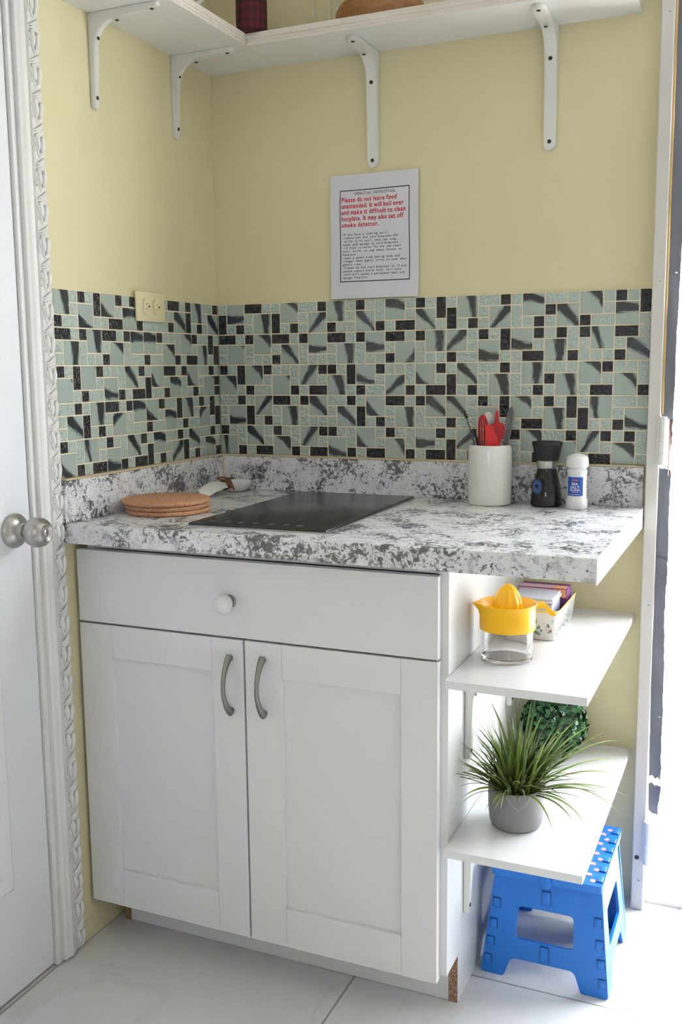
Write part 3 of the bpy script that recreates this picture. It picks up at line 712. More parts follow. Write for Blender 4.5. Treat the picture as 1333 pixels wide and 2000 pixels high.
# ------------------------------------------------------------------ instruction sheet
sg = thing('instruction_sheet', 'printed white instruction sheet fixed to the back wall above the tiles', 'sign', (.43, -.002, 1.375))
PX0, PX1, PZ0, PZ1 = .3195, .5375, 1.3735, 1.6555
def py(x, z):
    u = (x - PX0) / (PX1 - PX0); v = (z - PZ0) / (PZ1 - PZ0)
    return -.0035 - .0018 * (1 + math.sin(u * 5 + v * 3)) - .004 * max(0, .12 - v) * 8 - .0012 * math.sin(v * 11 + u)
bm = bmesh.new(); NU, NV = 14, 18; F = []; Bk = []
for j in range(NV + 1):
    a = []; b = []
    for i in range(NU + 1):
        x = PX0 + (PX1 - PX0) * i / NU; z = PZ0 + (PZ1 - PZ0) * j / NV; y = py(x, z)
        a.append(bm.verts.new((x, y, z))); b.append(bm.verts.new((x, y + .0006, z)))
    F.append(a); Bk.append(b)
for G in (F, Bk):
    for j in range(NV):
        for i in range(NU): bm.faces.new((G[j][i], G[j][i + 1], G[j + 1][i + 1], G[j + 1][i]))
edge = [(0, i) for i in range(NU + 1)] + [(j, NU) for j in range(1, NV + 1)] + [(NV, i) for i in range(NU - 1, -1, -1)] + [(j, 0) for j in range(NV - 1, 0, -1)]
for (a, b), (c, e) in zip(edge, edge[1:] + edge[:1]): bm.faces.new((F[a][b], F[c][e], Bk[c][e], Bk[a][b]))
obj('paper', bm, PAPER, sg, True)
def pput(x, y): return Vector((PX0 + x, py(PX0 + x, PZ1 - y) - .0006, PZ1 - y)) 
def pp(x, y): return pput(x, -y)          # y up is negative downwards
bm = bmesh.new()
for (a, b, c, e) in ((.024, .197, .0345, .0368), (.024, .197, .2415, .2438), (.024, .0262, .0345, .2438), (.1948, .197, .0345, .2438)):
    n = 24; prev = None
    for k in range(n + 1):
        t = k / n
        if b - a > e - c: q = (pput(a + (b - a) * t, c), pput(a + (b - a) * t, e))
        else: q = (pput(a, c + (e - c) * t), pput(b, c + (e - c) * t))
        v = [bm.verts.new(p) for p in q]
        if prev: bm.faces.new((prev[0], prev[1], v[1], v[0]))
        prev = v
obj('border', bm, INKB, sg)
bm = bmesh.new(); text(bm, 'OPERATING INSTRUCTIONS', .0085, pp, mono=.0046, bold=.012, x=.1105, y=-.0465, align='L' if False else 'C')
obj('heading', bm, INKB, sg)
bm = bmesh.new()
for i, s in enumerate(['Please do not leave food', 'unattended. It will boil over', 'and make it difficult to clean', 'hotplate. It may also set off', 'smoke detector.']):
    text(bm, s, .0148, pp, bold=.03, sx=.80, x=.0285, y=-.0615 - .0142 * i)
obj('red_text', bm, INKR, sg)
bm = bmesh.new()
for i, s in enumerate(['If you have a cooking spill', '-remove pot and turn hotplate off.', '-allow it to cool, then use soap,', 'water and sponge on cold hotplate.', '-if food is burnt "Do not use steel', 'wool, knife, or any sharp object on', 'hotplate.', '-make a paste with baking soda and', 'vinegar then apply. Allow to soak then', 'gently wipe.', '-Please do not turn hotplate on if you', 'cannot remove burnt food. Call Host', '-this will cause a permanent mark and', 'damage hotplate.']):
    text(bm, s, .0078, pp, mono=.00415, bold=.008, x=.0305, y=-.1375 - .0076 * i)
obj('black_text', bm, INKB, sg)

# power outlet on the side wall
ou = thing('power_outlet', 'cream double power outlet set sideways in the mosaic tiles', 'outlet', (0, -.2965, 1.351))
bm = bmesh.new(); box(bm, .0065, .0125, -.3615, -.2505, 1.318, 1.3835, bev=.0025, seg=3); obj('cover_plate', bm, CREAM, ou, True)
for y in (-.3255, -.2865):
    bm = bmesh.new(); MM = frame((.0125, y, 1.351), (0, 1, 0), (0, 0, 1), (1, 0, 0))
    pr = fillet([(-.0135, -.017), (.0135, -.017), (.0135, .017), (-.0135, .017)], .012)
    plate(bm, pr, [], .0035, MM); s = obj('socket', bm, CREAM, ou, True)
    bm = bmesh.new(); box(bm, -.0045, -.0005, .0048, .0065, .0034, .0038, M=MM); box(bm, -.0045, -.0005, -.0065, -.0048, .0034, .0038, M=MM); lathe(bm, [(0, .0034), (.0026, .0034), (.0026, .0038), (0, .0038)], 12, MM @ T(.0065, 0, 0)); obj('slot', bm, DARK, s)
bm = bmesh.new(); lathe(bm, [(0, 0), (.0025, 0), (.002, .001), (0, .0012)], 14, frame((.0125, -.306, 1.351), (0, 1, 0), (0, 0, 1), (1, 0, 0))); obj('screw', bm, CREAM, ou, True)

# ------------------------------------------------------------------ on the counter
RV = Vector((.9167, .3985, 0)).normalized(); FV = Vector((-.3985, .9167, 0)).normalized()   # across and along the view of the counter
for i, (x, y, lab) in enumerate(((.1155, -.4225, 'round cork trivet at the bottom of the stack'), (.1145, -.4235, 'round cork trivet in the middle of the stack'), (.1140, -.4255, 'round cork trivet on top of the stack'))):
    z = ZC + .0003 + i * .0102; bm = bmesh.new(); R = .0895 if i < 2 else .0925
    lathe(bm, [(0, 0), (R - .005, 0), (R - .0015, .0012), (R, .004), (R, .0062), (R - .0012, .0088), (R - .0045, .01), (0, .01)], 64, T(x, y, z)); tag(obj('cork_trivet', bm, CORK, smooth=True, origin=(x, y, z)), lab, 'trivet', 'cork trivets stacked on the counter')
# spoon rest
sp = thing('spoon_rest', 'white ceramic spoon rest tied with brown twine behind the cork trivets', 'spoon rest', (.082, -.066, ZC))
BC = Vector((.080, -.0635, ZC + .0003)); bm = bmesh.new()
lathe(bm, [(0, 0), (.020, 0), (.026, .003), (.0345, .012), (.0392, .0235), (.0395, .0255), (.038, .026), (.0325, .0145), (.025, .007), (0, .0055)], 40, T(*BC))
hd = Vector((-.12, -1, 0)).normalized(); sd = Vector((1, -.12, 0)).normalized(); rows = []
for k in range(15):
    t = k / 14; d = .029 + .125 * t; w = .0095 + .0125 * min(1, max(0, t - .12) / .35) ** .8; zz = .0205 + .013 * math.sin(PI * min(1, t * 1.05))
    if k > 11: w *= (1, .93, .8, .5)[k - 11]
    row = []
    for j in range(9):
        s = j / 4 - 1; p = BC + hd * d + sd * (w * s) + Vector((0, 0, zz - .011 * s * s * (.45 + min(1, t * 2)))); row.append(p)
    rows.append(row)
A = [[bm.verts.new(p) for p in r_] for r_ in rows]; Bq = [[bm.verts.new(p - Vector((0, 0, .0042))) for p in r_] for r_ in rows]
for G in (A, Bq):
    for i in range(14):
        for j in range(8): bm.faces.new((G[i][j], G[i][j + 1], G[i + 1][j + 1], G[i + 1][j]))
for i in range(14):
    for j in (0, 8): bm.faces.new((A[i][j], A[i + 1][j], Bq[i + 1][j], Bq[i][j]))
for i in (0, 14):
    for j in range(8): bm.faces.new((A[i][j], A[i][j + 1], Bq[i][j + 1], Bq[i][j]))
obj('spoon', bm, CERAM, sp, True, angle=60)
bm = bmesh.new(); nk = BC + hd * .044 + Vector((0, 0, .0235))
for q in range(6):
    c = nk + hd * (q * .0031 - .008)
    tube(bm, [c + sd * (.0135 * math.cos(a)) + Vector((0, 0,   .0105 * math.sin(a) - .002)) for a in (2 * PI * k / 18 for k in range(18))], .0022, 6, closed=True)
for s in (-1, 1):
    tube(bm, [nk + Vector((0, 0, .008)) + sd * s * (.017 * math.sin(PI * k / 12)) + hd * (.014 * math.sin(2 * PI * k / 12)) + Vector((0, 0, .006 * math.sin(PI * k / 12))) for k in range(13)], .0024, 6)
    tube(bm, [nk + Vector((0, 0, .008 - .022 * (k / 8) ** 2)) + sd * s * (.004 + .018 * k / 8) + hd * (-.004 * k / 8) for k in range(9)], .0024, 6)
obj('twine_bow', bm, TWINE, sp, True)

# crock and utensils
CC = Vector((.7285, -.0755, ZC + .0003))
bm = bmesh.new(); lathe(bm, [(0, 0), (.0455, 0), (.0478, .002), (.0482, .006), (.0482, .119), (.0465, .1265), (.0435, .1305), (.0415, .131), (.0405, .128), (.0405, .008), (0, .008)], 56, T(*CC))
tag(obj('utensil_crock', bm, CERAM, smooth=True, origin=CC), 'white ceramic crock full of utensils on the counter', 'crock')
def CP(u, v, dpt=0.0):     # a point given by its offsets across the crock, height above the counter and depth
    return CC + RV * u + FV * dpt + Vector((0, 0, v))
def hgt(v): return .1335 + (866 - v) * .001125
def du(u): return (u - 957) * .001125
tg = thing('kitchen_tongs', 'steel tongs with black grips leaning in the white crock', 'tongs', CP(-.02, .01))
for (a, b, c, nm) in (((-.0345, 0), (905.5, 800), .000, 0), ((-.022, 0), (920, 822), .004, 1)):
    bm = bmesh.new(); p0 = CP(-.022, .02, c); p1 = CP(du(a[0] * 0 + (926 if nm == 0 else 935)), hgt(866), c); p2 = CP(du(b[0] + 5), hgt(b[1] + 16), c)
    tube(bm, [p0, p1, p1.lerp(p2, .5), p2], [.004, .0046, .0042, .0034], 8, flat=.5); obj('arm', bm, CHROME, tg, True)
bm = bmesh.new(); tube(bm, [CP(du(911.5), hgt(817)), CP(du(908), hgt(809)), CP(du(905), hgt(802))], [.0034, .0038, .0026], 10); obj('grip', bm, BLKP, tg, True)
bm = bmesh.new(); tube(bm, [CP(du(933), hgt(872), -.002), CP(du(929), hgt(852), -.002), CP(du(924), hgt(836), -.002)], [.0055, .0055, .003], 10, flat=.5); obj('grip', bm, BLKP, tg, True)
wk = thing('red_whisk', 'red wire balloon whisk upside up in the white crock', 'whisk', CP(-.01, .01, .006))
base = CP(du(945), hgt(872) - .03, .006); axis = (CP(du(943), hgt(811), .006) - base)
for k in range(6):
    a = PI * k / 6 + .2; bm = bmesh.new(); pts = []
    for i in range(25):
        t = i / 24 * PI; r_ = .0165 * math.sin(t) ** .8 * (1 if t < PI / 2 else 1); s = 1 if i <= 12 else -1
        hh = math.sin(t); pts.append(base + axis * (hh ** .7) + (RV * math.cos(a) + FV * math.sin(a)) * (.0165 * math.cos(t) * (.25 + .75 * math.sin(t) ** .6)))
    tube(bm, pts, .0011, 6); obj('wire_loop', bm, REDS, wk, True)
bm = bmesh.new(); tube(bm, [CP(-.004, .012, .004), base], .004, 10); obj('handle', bm, CHROME, wk, True)
def blade(name, label, cat, pts, th, dpt, mat, handle=True, fil=.003):
    t = thing(name, label, cat, CP(0, .01, dpt)); bm = bmesh.new()
    M = frame(CP(0, 0, dpt), RV, (0, 0, 1), FV)
    plate(bm, fillet([(du(u), hgt(v)) for u, v in pts], fil), [], th, M)
    bmesh.ops.bevel(bm, geom=[e for e in bm.edges if len(e.link_faces) == 2 and e.calc_face_angle(0) > .9], offset=th * .3, segments=2, affect='EDGES')
    obj('head', bm, mat, t, True)
    return t
t = blade('red_spatula', 'broad red silicone spatula at the front of the crock', 'spatula', [(944.5, 829), (959, 830.5), (976, 872), (947, 900)], .006, -.02, REDS)
bm = bmesh.new(); tube(bm, [CP(.006, .012, -.017), CP(du(957), hgt(880), -.017)], .0045, 10); obj('handle', bm, CHROME, t, True)
t = blade('pastry_brush', 'red brush with a narrow upright tip in the crock', 'brush', [(968.5, 804), (973, 801.5), (974.5, 825), (985, 829), (986.5, 848), (976, 866), (966, 866), (960, 829), (966.5, 826)], .008, .004, REDB, fil=.0015)
bm = bmesh.new(); tube(bm, [CP(.014, .012, -.004), CP(du(972), hgt(868), -.004)], .0045, 10); obj('handle', bm, CHROME, t, True)
t = thing('white_spoon', 'ivory spoon standing at the back of the crock', 'spoon', CP(0, .01, .02)); bm = bmesh.new()
M = frame(CP(du(955.5), hgt(823), .018), RV, (0, 0, 1), FV)
lathe(bm, [(1e-7, -1), (.5, -.87), (.87, -.5), (1, 0), (.87, .5), (.5, .87), (0, 1)], 28, M @ Matrix.Diagonal((.0125, .020, .004, 1))); obj('bowl', bm, IVORY, t, True)
bm = bmesh.new(); tube(bm, [CP(.0, .012, .012), CP(du(955.5), hgt(842), .018)], .0035, 10); obj('handle', bm, IVORY, t, True)
t = thing('steel_whisk', 'dull grey metal whisk leaning out of the crock', 'whisk', CP(.03, .01, .0)); b0 = CP(du(986), hgt(880), .004); ax = CP(du(1000), hgt(797), .012) - b0
for k in range(9):
    a = PI * k / 9; bm = bmesh.new()
    tube(bm, [b0 + ax * (math.sin(i / 24 * PI) ** .75) + (RV * math.cos(a) + FV * math.sin(a)) * (.0115 * math.cos(i / 24 * PI) * (.3 + .7 * math.sin(i / 24 * PI) ** .6)) for i in range(25)], .0011, 6); obj('wire_loop', bm, GREYM, t, True)
bm = bmesh.new(); tube(bm, [CP(.02, .012, .0), b0, b0 + ax * .3], [.004, .0045, .005], 10); obj('handle', bm, GREYM, t, True)

# pepper mill
PM = Vector((.853, -.0685, ZC + .0003))
pm = thing('pepper_mill', 'glass pepper mill with black top and blue oval tag', 'pepper mill', PM)
bm = bmesh.new(); lathe(bm, [(0, 0), (.031, 0), (.0335, .003), (.0335, .012), (.0315, .03), (.0265, .055), (.022, .073), (.0205, .08), (.0205, .0835), (0, .0835)], 40, T(*PM)); obj('glass_body', bm, GLASSD, pm, True)
bm = bmesh.new(); lathe(bm, [(0, .003), (.0285, .003), (.031, .006), (.031, .012), (.029, .03), (.024, .055), (.0195, .072), (.0185, .079), (0, .08)], 32, T(*PM), warp=lambda r, z, a: r * (1 + .015 * math.sin(23 * a + z * 700)))
obj('peppercorn_fill', bm, PEPPER, pm, True)
bm = bmesh.new(); lathe(bm, [(.0, .0836), (.0215, .0836), (.0218, .0846), (.0218, .098), (.0212, .0992), (0, .0992)], 36, T(*PM)); obj('steel_ring', bm, STEEL, pm, True)
bm = bmesh.new(); lathe(bm, [(0, .0993), (.0245, .0993), (.0252, .101), (.0318, .133), (.0325, .1345), (.0322, .1385), (.0305, .1395), (.0285, .1385), (.012, .1375), (0, .1378)], 40, T(*PM)); obj('grinder_top', bm, BLKP, pm, True)
tn = (-RV * .62 - FV * .78).normalized(); tp = PM + tn * .0285 - RV * .006 + Vector((0, 0, .0445)); tr = tn.cross(Vector((0, 0, 1))).normalized() * -1
M = frame(tp, tr, Vector((0, 0, 1)), tn); bm = bmesh.new(); plate(bm, [(.0145 * math.cos(a), .0185 * math.sin(a)) for a in (2 * PI * k / 28 for k in range(28))], [], .0022, M); tgp = obj('oval_tag', bm, BLKP, pm, True)
bm = bmesh.new(); plate(bm, [(.0105 * math.cos(a), .0145 * math.sin(a)) for a in (2 * PI * k / 28 for k in range(28))], [], .0006, M @ T(0, 0, .0022)); obj('tag_face', bm, BLUED, tgp, True)
bm = bmesh.new()
for a0 in (-.5, 0, .5): tube(bm, [M @ Vector((math.sin(a0) * .007 * k / 5, -.004 + .009 * k / 5 * math.cos(a0), .003)) for k in range(6)], [.0006 + .0008 * math.sin(PI * k / 5) for k in range(6)], 5)
obj('leaf_mark', bm, BLKP, tgp, True)
bm = bmesh.new(); tube(bm, [tp + Vector((0, 0, .018)) + tn * .001, PM + tn * .022 + Vector((0, 0, .078)), PM + (tn + RV * .8).normalized() * .0222 + Vector((0, 0, .0815))], .0007, 6); obj('tag_cord', bm, BLKP, pm, True)

# salt grinder
SM = Vector((.9215, -.087, ZC + .0003))
sm = thing('salt_grinder', 'white sea salt grinder with blue label on the counter end', 'salt grinder', SM)
bm = bmesh.new(); lathe(bm, [(0, 0), (.0215, 0), (.0228, .002), (.0228, .018), (.0222, .0205), (.0208, .023), (.0205, .028), (.0205, .075), (.0215, .0785), (.0215, .0815), (.019, .083), (.0185, .088), (0, .088)], 40, T(*SM)); obj('bottle', bm, SALT, sm, True)
bm = bmesh.new(); lathe(bm, [(0, .0882), (.0215, .0882), (.0232, .0895), (.0234, .0985), (.0228, .1075), (.0205, .111), (.0135, .1145), (.006, .1165), (0, .117)], 40, T(*SM), warp=lambda r, z, a: r * (1 + .006 * math.cos(40 * a)) if .09 < z < .107 else r); obj('cap', bm, SALT, sm, True)
toCam = Vector((1.2906 - SM.x, -2.1885 - SM.y, 0)); A0 = math.atan2(toCam.y, toCam.x) - .22
def cyl(s, z, h): a = A0 + s / .0205; return SM + Vector(((.0205 + h) * math.cos(a), (.0205 + h) * math.sin(a), z))
bm = bmesh.new(); n = 20; prev = None
for k in range(n + 1):
    s = -.0175 + .035 * k / n; v = [bm.verts.new(cyl(s, .0285, .0004)), bm.verts.new(cyl(s, .0685, .0004)), bm.verts.new(cyl(s, .0685, .0001)), bm.verts.new(cyl(s, .0285, .0001))]
    if prev:
        for a, b in ((0, 1), (1, 2), (2, 3), (3, 0)): bm.faces.new((prev[a], prev[b], v[b], v[a]))
    prev = v
lb = obj('label', bm, BLUEL, sm, True)
bm = bmesh.new(); put = lambda x, y: cyl(x, y, .0007)
text(bm, 'SEA', .0075, put, bold=.03, x=0, y=.0515, align='C'); text(bm, 'SALT', .0078, put, bold=.03, x=0, y=.0443, align='C'); text(bm, 'GRINDER', .0050, put, bold=.02, x=0, y=.0393, align='C'); 
for zl, w0, w1 in ((.0362, -.0075, .0065), (.0312, -.013, .008)):
    q0 = w0
    while q0 < w1:
        vs = [bm.verts.new(put(a, b)) for a, b in ((q0, zl), (q0 + .0018, zl), (q0 + .0018, zl + .0011), (q0, zl + .0011))]; bm.faces.new(vs); q0 += .0026
obj('lettering', bm, LABW, lb)
bm = bmesh.new()
for q0 in (-.0058, -.0028, .0002, .0032):
    bm.faces.new([bm.verts.new(put(a, b)) for a, b in ((q0, .0602), (q0 + .0025, .0602), (q0 + .0025, .0634), (q0, .0634))])
obj('logo', bm, LABO, lb)

# ------------------------------------------------------------------ juicer shelf
JC = Vector((.8625, -.4405, S1 + .0003))
jc = thing('citrus_juicer', 'yellow plastic citrus juicer on a clear glass jar', 'juicer', JC)
bm = bmesh.new(); lathe(bm, [(0, 0), (.043, 0), (.0465, .003), (.0475, .008), (.0475, .066), (.0455, .066), (.0455, .009), (.043, .0065), (0, .0065)], 48, T(*JC)); obj('glass_jar', bm, GLASS, jc, True)
JA = math.atan2(RV.y, RV.x); bm = bmesh.new()
def spout(r, z, a):     # pouring lip towards the cabinet
    d = math.atan2(math.sin(a - JA - PI), math.cos(a - JA - PI)); k = max(0, 1 - abs(d) / .38) ** 1.4
    return r + (.013 * k * max(0, (z - .088)) / .02 if r > .04 else 0)
lathe(bm, [(.0478, .0585), (.0508, .0575), (.0515, .0595), (.0515, .083), (.0518, .094), (.0535, .1035), (.0545, .1055), (.0538, .107), (.052, .1055), (.0495, .097), (.0455, .092), (.02, .0905), (0, .0905)], 72, T(*JC), warp=spout)
jt = obj('juicer_top', bm, YELL, jc, True, angle=45)
bm = bmesh.new(); lathe(bm, [(.0265, .090), (.0262, .098), (.0245, .110), (.0205, .123), (.0145, .133), (.008, .1395), (.003, .142), (0, .1425)], 80, T(*JC), warp=lambda r, z, a: r * (1 + .07 * math.cos(10 * a) * min(1, r / .02)))
obj('reamer', bm, YELL, jt, True, angle=80)
hb = JC + Vector((0, 0, .0))
bm = bmesh.new(); pr = fillet([(.049, .105), (.068, .1055), (.087, .086), (.0855, .0835), (.076, .0845), (.066, .0985), (.0505, .0985)], .0015, 3)
plate(bm, pr, [], .026, frame(JC - FV * .0165 , RV, (0, 0, 1), FV)); bmesh.ops.bevel(bm, geom=[e for e in bm.edges if len(e.link_faces) == 2 and e.calc_face_angle(0) > .9], offset=.0012, segments=2, affect='EDGES')
obj('handle', bm, YELL, jt, True)

TC = Vector((.872, -.205, S1 + .0003))
tr_ = thing('ceramic_tray', 'white ceramic tray with painted leaves and yellow rim holding tea boxes', 'tray', TC)
bm = bmesh.new()
def rr(hx, hy, r): return fillet([(-hx, -hy), (hx, -hy), (hx, hy), (-hx, hy)], r, 6)
lv = [(0, .049, .091, .016), (.002, .0515, .0935, .018), (.058, .0585, .1005, .02), (.0605, .0595, .1015, .02), (.0625, .0585, .1005, .02), (.0615, .0565, .0985, .019), (.058, .0555, .0975, .019), (.006, .048, .090, .017)]
loops = []
for z, hx, hy, r in lv: loops.append([bm.verts.new(TC + Vector((x, y, z))) for x, y in rr(hx, hy, r)])
for i, (A, Bq) in enumerate(zip(loops, loops[1:])):
    for k in range(len(A)):
        f = bm.faces.new((A[k], A[(k + 1) % len(A)], Bq[(k + 1) % len(A)], Bq[k])); f.material_index = 1 if i in (2, 3, 4) else 0
bm.faces.new(loops[0][::-1]); bm.faces.new(loops[-1]); obj('dish', bm, [CERAM, YRIM], tr_, True, angle=50)
bm = bmesh.new()
def wallpt(s, z):      # s runs along the front face, round the corner and along the long right face
    k = .0515 + (.0585 - .0515) * z / .058; hy = k + .042; r = .019
    L1 = k - r; L2 = r * PI / 2
    if s <= L1: p = Vector((s, -hy, 0)); nrm = Vector((0, -1, 0))
    elif s <= L1 + L2:
        a = (s - L1) / r; p = Vector((L1 + r * math.sin(a), -hy + r - r * math.cos(a), 0)); nrm = Vector((math.sin(a), -math.cos(a), 0))
    else: p = Vector((k, -hy + r + s - L1 - L2, 0)); nrm = Vector((1, 0, 0))
    return TC + p + Vector((0, 0, z)) + nrm * .0006
def leaf(s, z, ang, L, w, mi):
    n = 6; P = []
    for k in range(n + 1):
        t = k / n; o = w * math.sin(PI * t) ** .8; P.append((s + math.cos(ang) * (t - .5) * L, z + math.sin(ang) * (t - .5) * L, o))
    up = [bm.verts.new(wallpt(a - math.sin(ang) * o, b + math.cos(ang) * o)) for a, b, o in P]; dn = [bm.verts.new(wallpt(a + math.sin(ang) * o, b - math.cos(ang) * o)) for a, b, o in P[1:-1]]
    dn = [up[0]] + dn + [up[-1]]
    for k in range(n):
        vs = []
        for v in (up[k], up[k + 1], dn[k + 1], dn[k]):
            if v not in vs: vs.append(v)
        if len(vs) > 2: bm.faces.new(vs).material_index = mi
for s0 in (-.022, .012, .048, .085, .122, .158):
    leaf(s0, .018, -1.0, .015, .0026, 0); leaf(s0 + .006, .015, -.75, .013, .0024, 0); leaf(s0 + .007, .027, .9, .010, .0024, 0); leaf(s0 + .012, .021, -.9, .008, .0018, 0); leaf(s0 - .006, .021, .4, .010, .0045, 1)
    leaf(s0 + .030, .020, .5, .014, .003, 0); leaf(s0 + .026, .032, 1.9, .010, .0025, 0); leaf(s0 + .036, .040, 1.6, .011, .0022, 0)
    for q in ((.018, .036), (.020, .030), (.0235, .028), (.022, .024)): leaf(s0 + q[0], q[1], .3, .003, .0013, 2)
obj('painted_leaves', bm, [LEAFD, FLOWD, BERRY], tr_)
tb = thing('tea_carton', 'purple tea carton standing in the floral ceramic tray', 'box', (.87, -.17, S1 + .008))
bm = bmesh.new(); box(bm, .822, .924, -.190, -.138, S1 + .0075, S1 + .083, bev=.001, seg=1); obj('carton', bm, PURP, tb)
bm = bmesh.new(); box(bm, .824, .922, -.1885, -.1605, S1 + .0831, S1 + .0834); box(bm, .8235, .893, -.1905, -.1902, S1 + .052, S1 + .0815); obj('pink_panel', bm, PINKC, tb)
bm = bmesh.new(); box(bm, .895, .922, -.1908, -.1902, S1 + .065, S1 + .0815); box(bm, .895, .919, -.189, -.165, S1 + .0832, S1 + .0837); obj('orange_panel', bm, ORAN, tb)
pb = thing('plastic_tub', 'translucent white plastic tub in front of the purple carton', 'tub', (.87, -.25, S1 + .008))
bm = bmesh.new(); box(bm, .829, .9125, -.278, -.196, S1 + .0075, S1 + .070, bev=.004); obj('tub_body', bm, CLEAR, pb, True)
bm = bmesh.new(); box(bm, .8265, .9155, -.281, -.1935, S1 + .0702, S1 + .0765, bev=.0025); box(bm, .829, .913, -.2785, -.196, S1 + .0766, S1 + .081, bev=.0015); obj('tub_lid', bm, CLEAR, pb, True)

# ------------------------------------------------------------------ potted grass
GC = Vector((.8885, -.4605, S2 + .0003))
gp = thing('potted_grass', 'spiky artificial grass in a round grey concrete pot on lower shelf', 'plant', GC)
bm = bmesh.new(); lathe(bm, [(0, 0), (.040, 0), (.046, .003), (.0495, .012), (.0515, .035), (.0520, .074), (.0512, .0765), (.0485, .077), (.0465, .0755), (.0460, .062), (0, .062)], 48, T(*GC), warp=lambda r, z, a: r * (1 + .008 * math.sin(3 * a + 1)))
pt = obj('pot', bm, CONC, gp, True)
bm = bmesh.new(); CA = math.atan2(-2.1885 - GC.y, 1.2906 - GC.x)
tube(bm, [GC + Vector((.0522 * math.cos(CA + o), .0522 * math.sin(CA + o), z)) for o, z in ((-.35, .072), (-.15, .060), (.08, .049), (.25, .056), (.42, .066), (.5, .074))], .0009, 5); obj('pale_seam', bm, SEAM, pt, True)
bm = bmesh.new(); lathe(bm, [(.0463, .062), (.03, .068), (0, .071)], 24, T(*GC)); obj('soil', bm, SOIL, gp, True)
bm = bmesh.new(); tl = bm.loops.layers.float_color.new('tint')
def clampx(q):
    return Vector((PX + .0022 + .25 * (q.x - PX - .02) * 0 + .0008 * math.sin(q.z * 200), q.y, q.z)) if q.x < PX + .0022 else q
def grass(az, el, L, droop, w, tint, r0=None, tw=0.0):
    n = 9; r0 = random.uniform(0, .034) if r0 is None else r0
    d = Vector((math.cos(az), math.sin(az), 0)); sd_ = Vector((-math.sin(az), math.cos(az), 0))
    p = GC + d * r0 + sd_ * random.uniform(-.012, .012) + Vector((0, 0, .065)); e = el; row = None
    for k in range(n + 1):
        t = k / n; ww = w * (.55 + .9 * t if t < .3 else .82 * (1 - ((t - .3) / .7) ** 1.6) + .01)
        dirv = d * math.cos(e) + Vector((0, 0, 1)) * math.sin(e); nrm = -d * math.sin(e) + Vector((0, 0, 1)) * math.cos(e)
        s2 = (sd_ * math.cos(tw * t) + nrm * math.sin(tw * t))
        vs = [bm.verts.new(clampx(q)) for q in (p + s2 * ww + nrm * ww * .35, p, p - s2 * ww + nrm * ww * .35)]
        if row:
            for i in range(2):
                f = bm.faces.new((row[i], row[i + 1], vs[i + 1], vs[i]))
                for l in f.loops:
                    tt = min(1, tint + .25 * (t - .3) + (.12 if i else 0)); l[tl] = (tt, tt, tt, 1)
        row = vs; p = p + dirv * (L / n); e -= droop / n * (.5 + t)
AR = JA
for i in range(190):
    az = random.uniform(0, 2 * PI); el = random.uniform(.75, 1.5); L = random.uniform(.08, .165) * (.75 + .3 * el / 1.4)
    grass(az, el, L, random.uniform(.1, .9), random.uniform(.0030, .0050), random.choice((.0, .1, .2, .3, .5, .75)), tw=random.uniform(-.8, .8))
for i in range(70):
    az = random.uniform(0, 2 * PI); grass(az, random.uniform(.35, .85), random.uniform(.09, .15), random.uniform(.5, 1.3), random.uniform(.0024, .0036), random.uniform(.1, .7), tw=random.uniform(-1, 1))
for daz, el, L, dr_, tn_ in ((.25, .75, .205, 1.0, .6), (.1, .62, .19, 1.0, .7), (-.1, .55, .185, 1.1, .55), (.4, .8, .19, .7, .65), (-.35, .45, .165, 1.2, .6), (-.9, .42, .15, 1.5, .6), (-.6, .5, .185, 1.5, .5), (.05, .85, .18, .5, .7), (-1.3, .5, .14, 1.7, .6), (.6, .9, .17, .6, .6), (-.2, .35, .175, .9, .5)):
    grass(AR + daz, el, L, dr_, .0032, tn_, .025, .4)
for daz, el, L, dr_, tn_ in ((.0, .72, .165, .7, .35), (.25, .6, .16, .8, .3), (-.3, .55, .16, .9, .4), (-.5, .42, .14, .9, .3), (.1, .95, .17, .5, .4), (-.1, .4, .155, .6, .3)):
    grass(AR + PI + daz, el, L, dr_, .0026, tn_, .022, -.4)
obj('foliage', bm, GRASS, gp, True, angle=80, recalc=False)

# boxwood ball
BX = Vector((.8875, -.0985, S2 + .073)); tpb = thing('boxwood_ball', 'round dark green boxwood ball at the back of lower shelf', 'plant', (BX.x, BX.y, S2))
bm = bmesh.new(); bmesh.ops.create_icosphere(bm, subdivisions=3, radius=.060, matrix=T(*BX)); obj('core', bm, BOXC, tpb, True)
bm = bmesh.new(); tl = bm.loops.layers.float_color.new('tint')
for i in range(1350):
    zz = 1 - 2 * (i + .5) / 1350; a = i * 2.39996; q = math.sqrt(1 - zz * zz); nrm = Vector((q * math.cos(a), q * math.sin(a), zz))
    nrm = (nrm + Vector([random.uniform(-.15, .15) for _ in range(3)])).normalized()
    c = BX + nrm * random.uniform(.058, .0685); tang = nrm.cross(Vector([random.uniform(-1, 1) for _ in range(3)])).normalized()
    ld = (tang * .75 + nrm * random.uniform(.1, .8)).normalized(); s = nrm.cross(ld).normalized(); up = s.cross(ld).normalized() * -1; L = random.uniform(.010, .0145); w = L * .42
    pts = [(0, 0, 0), (.3, .8, .12), (.65, 1, .1), (.92, .5, 0), (1, 0, -.05), (.92, -.5, 0), (.65, -1, .1), (.3, -.8, .12)]
    vs = [bm.verts.new(c + ld * (u * L) + s * (v * w) + up * (h * L)) for u, v, h in pts]; tnt = random.choice((.1, .2, .3, .4, .55, .75))
    f1 = bm.faces.new((vs[0], vs[1], vs[2], vs[3], vs[4])); f2 = bm.faces.new((vs[0], vs[4], vs[5], vs[6], vs[7]))
    for f in (f1, f2):
        for l in f.loops:
            l[tl] = (tnt, tnt, tnt, 1)
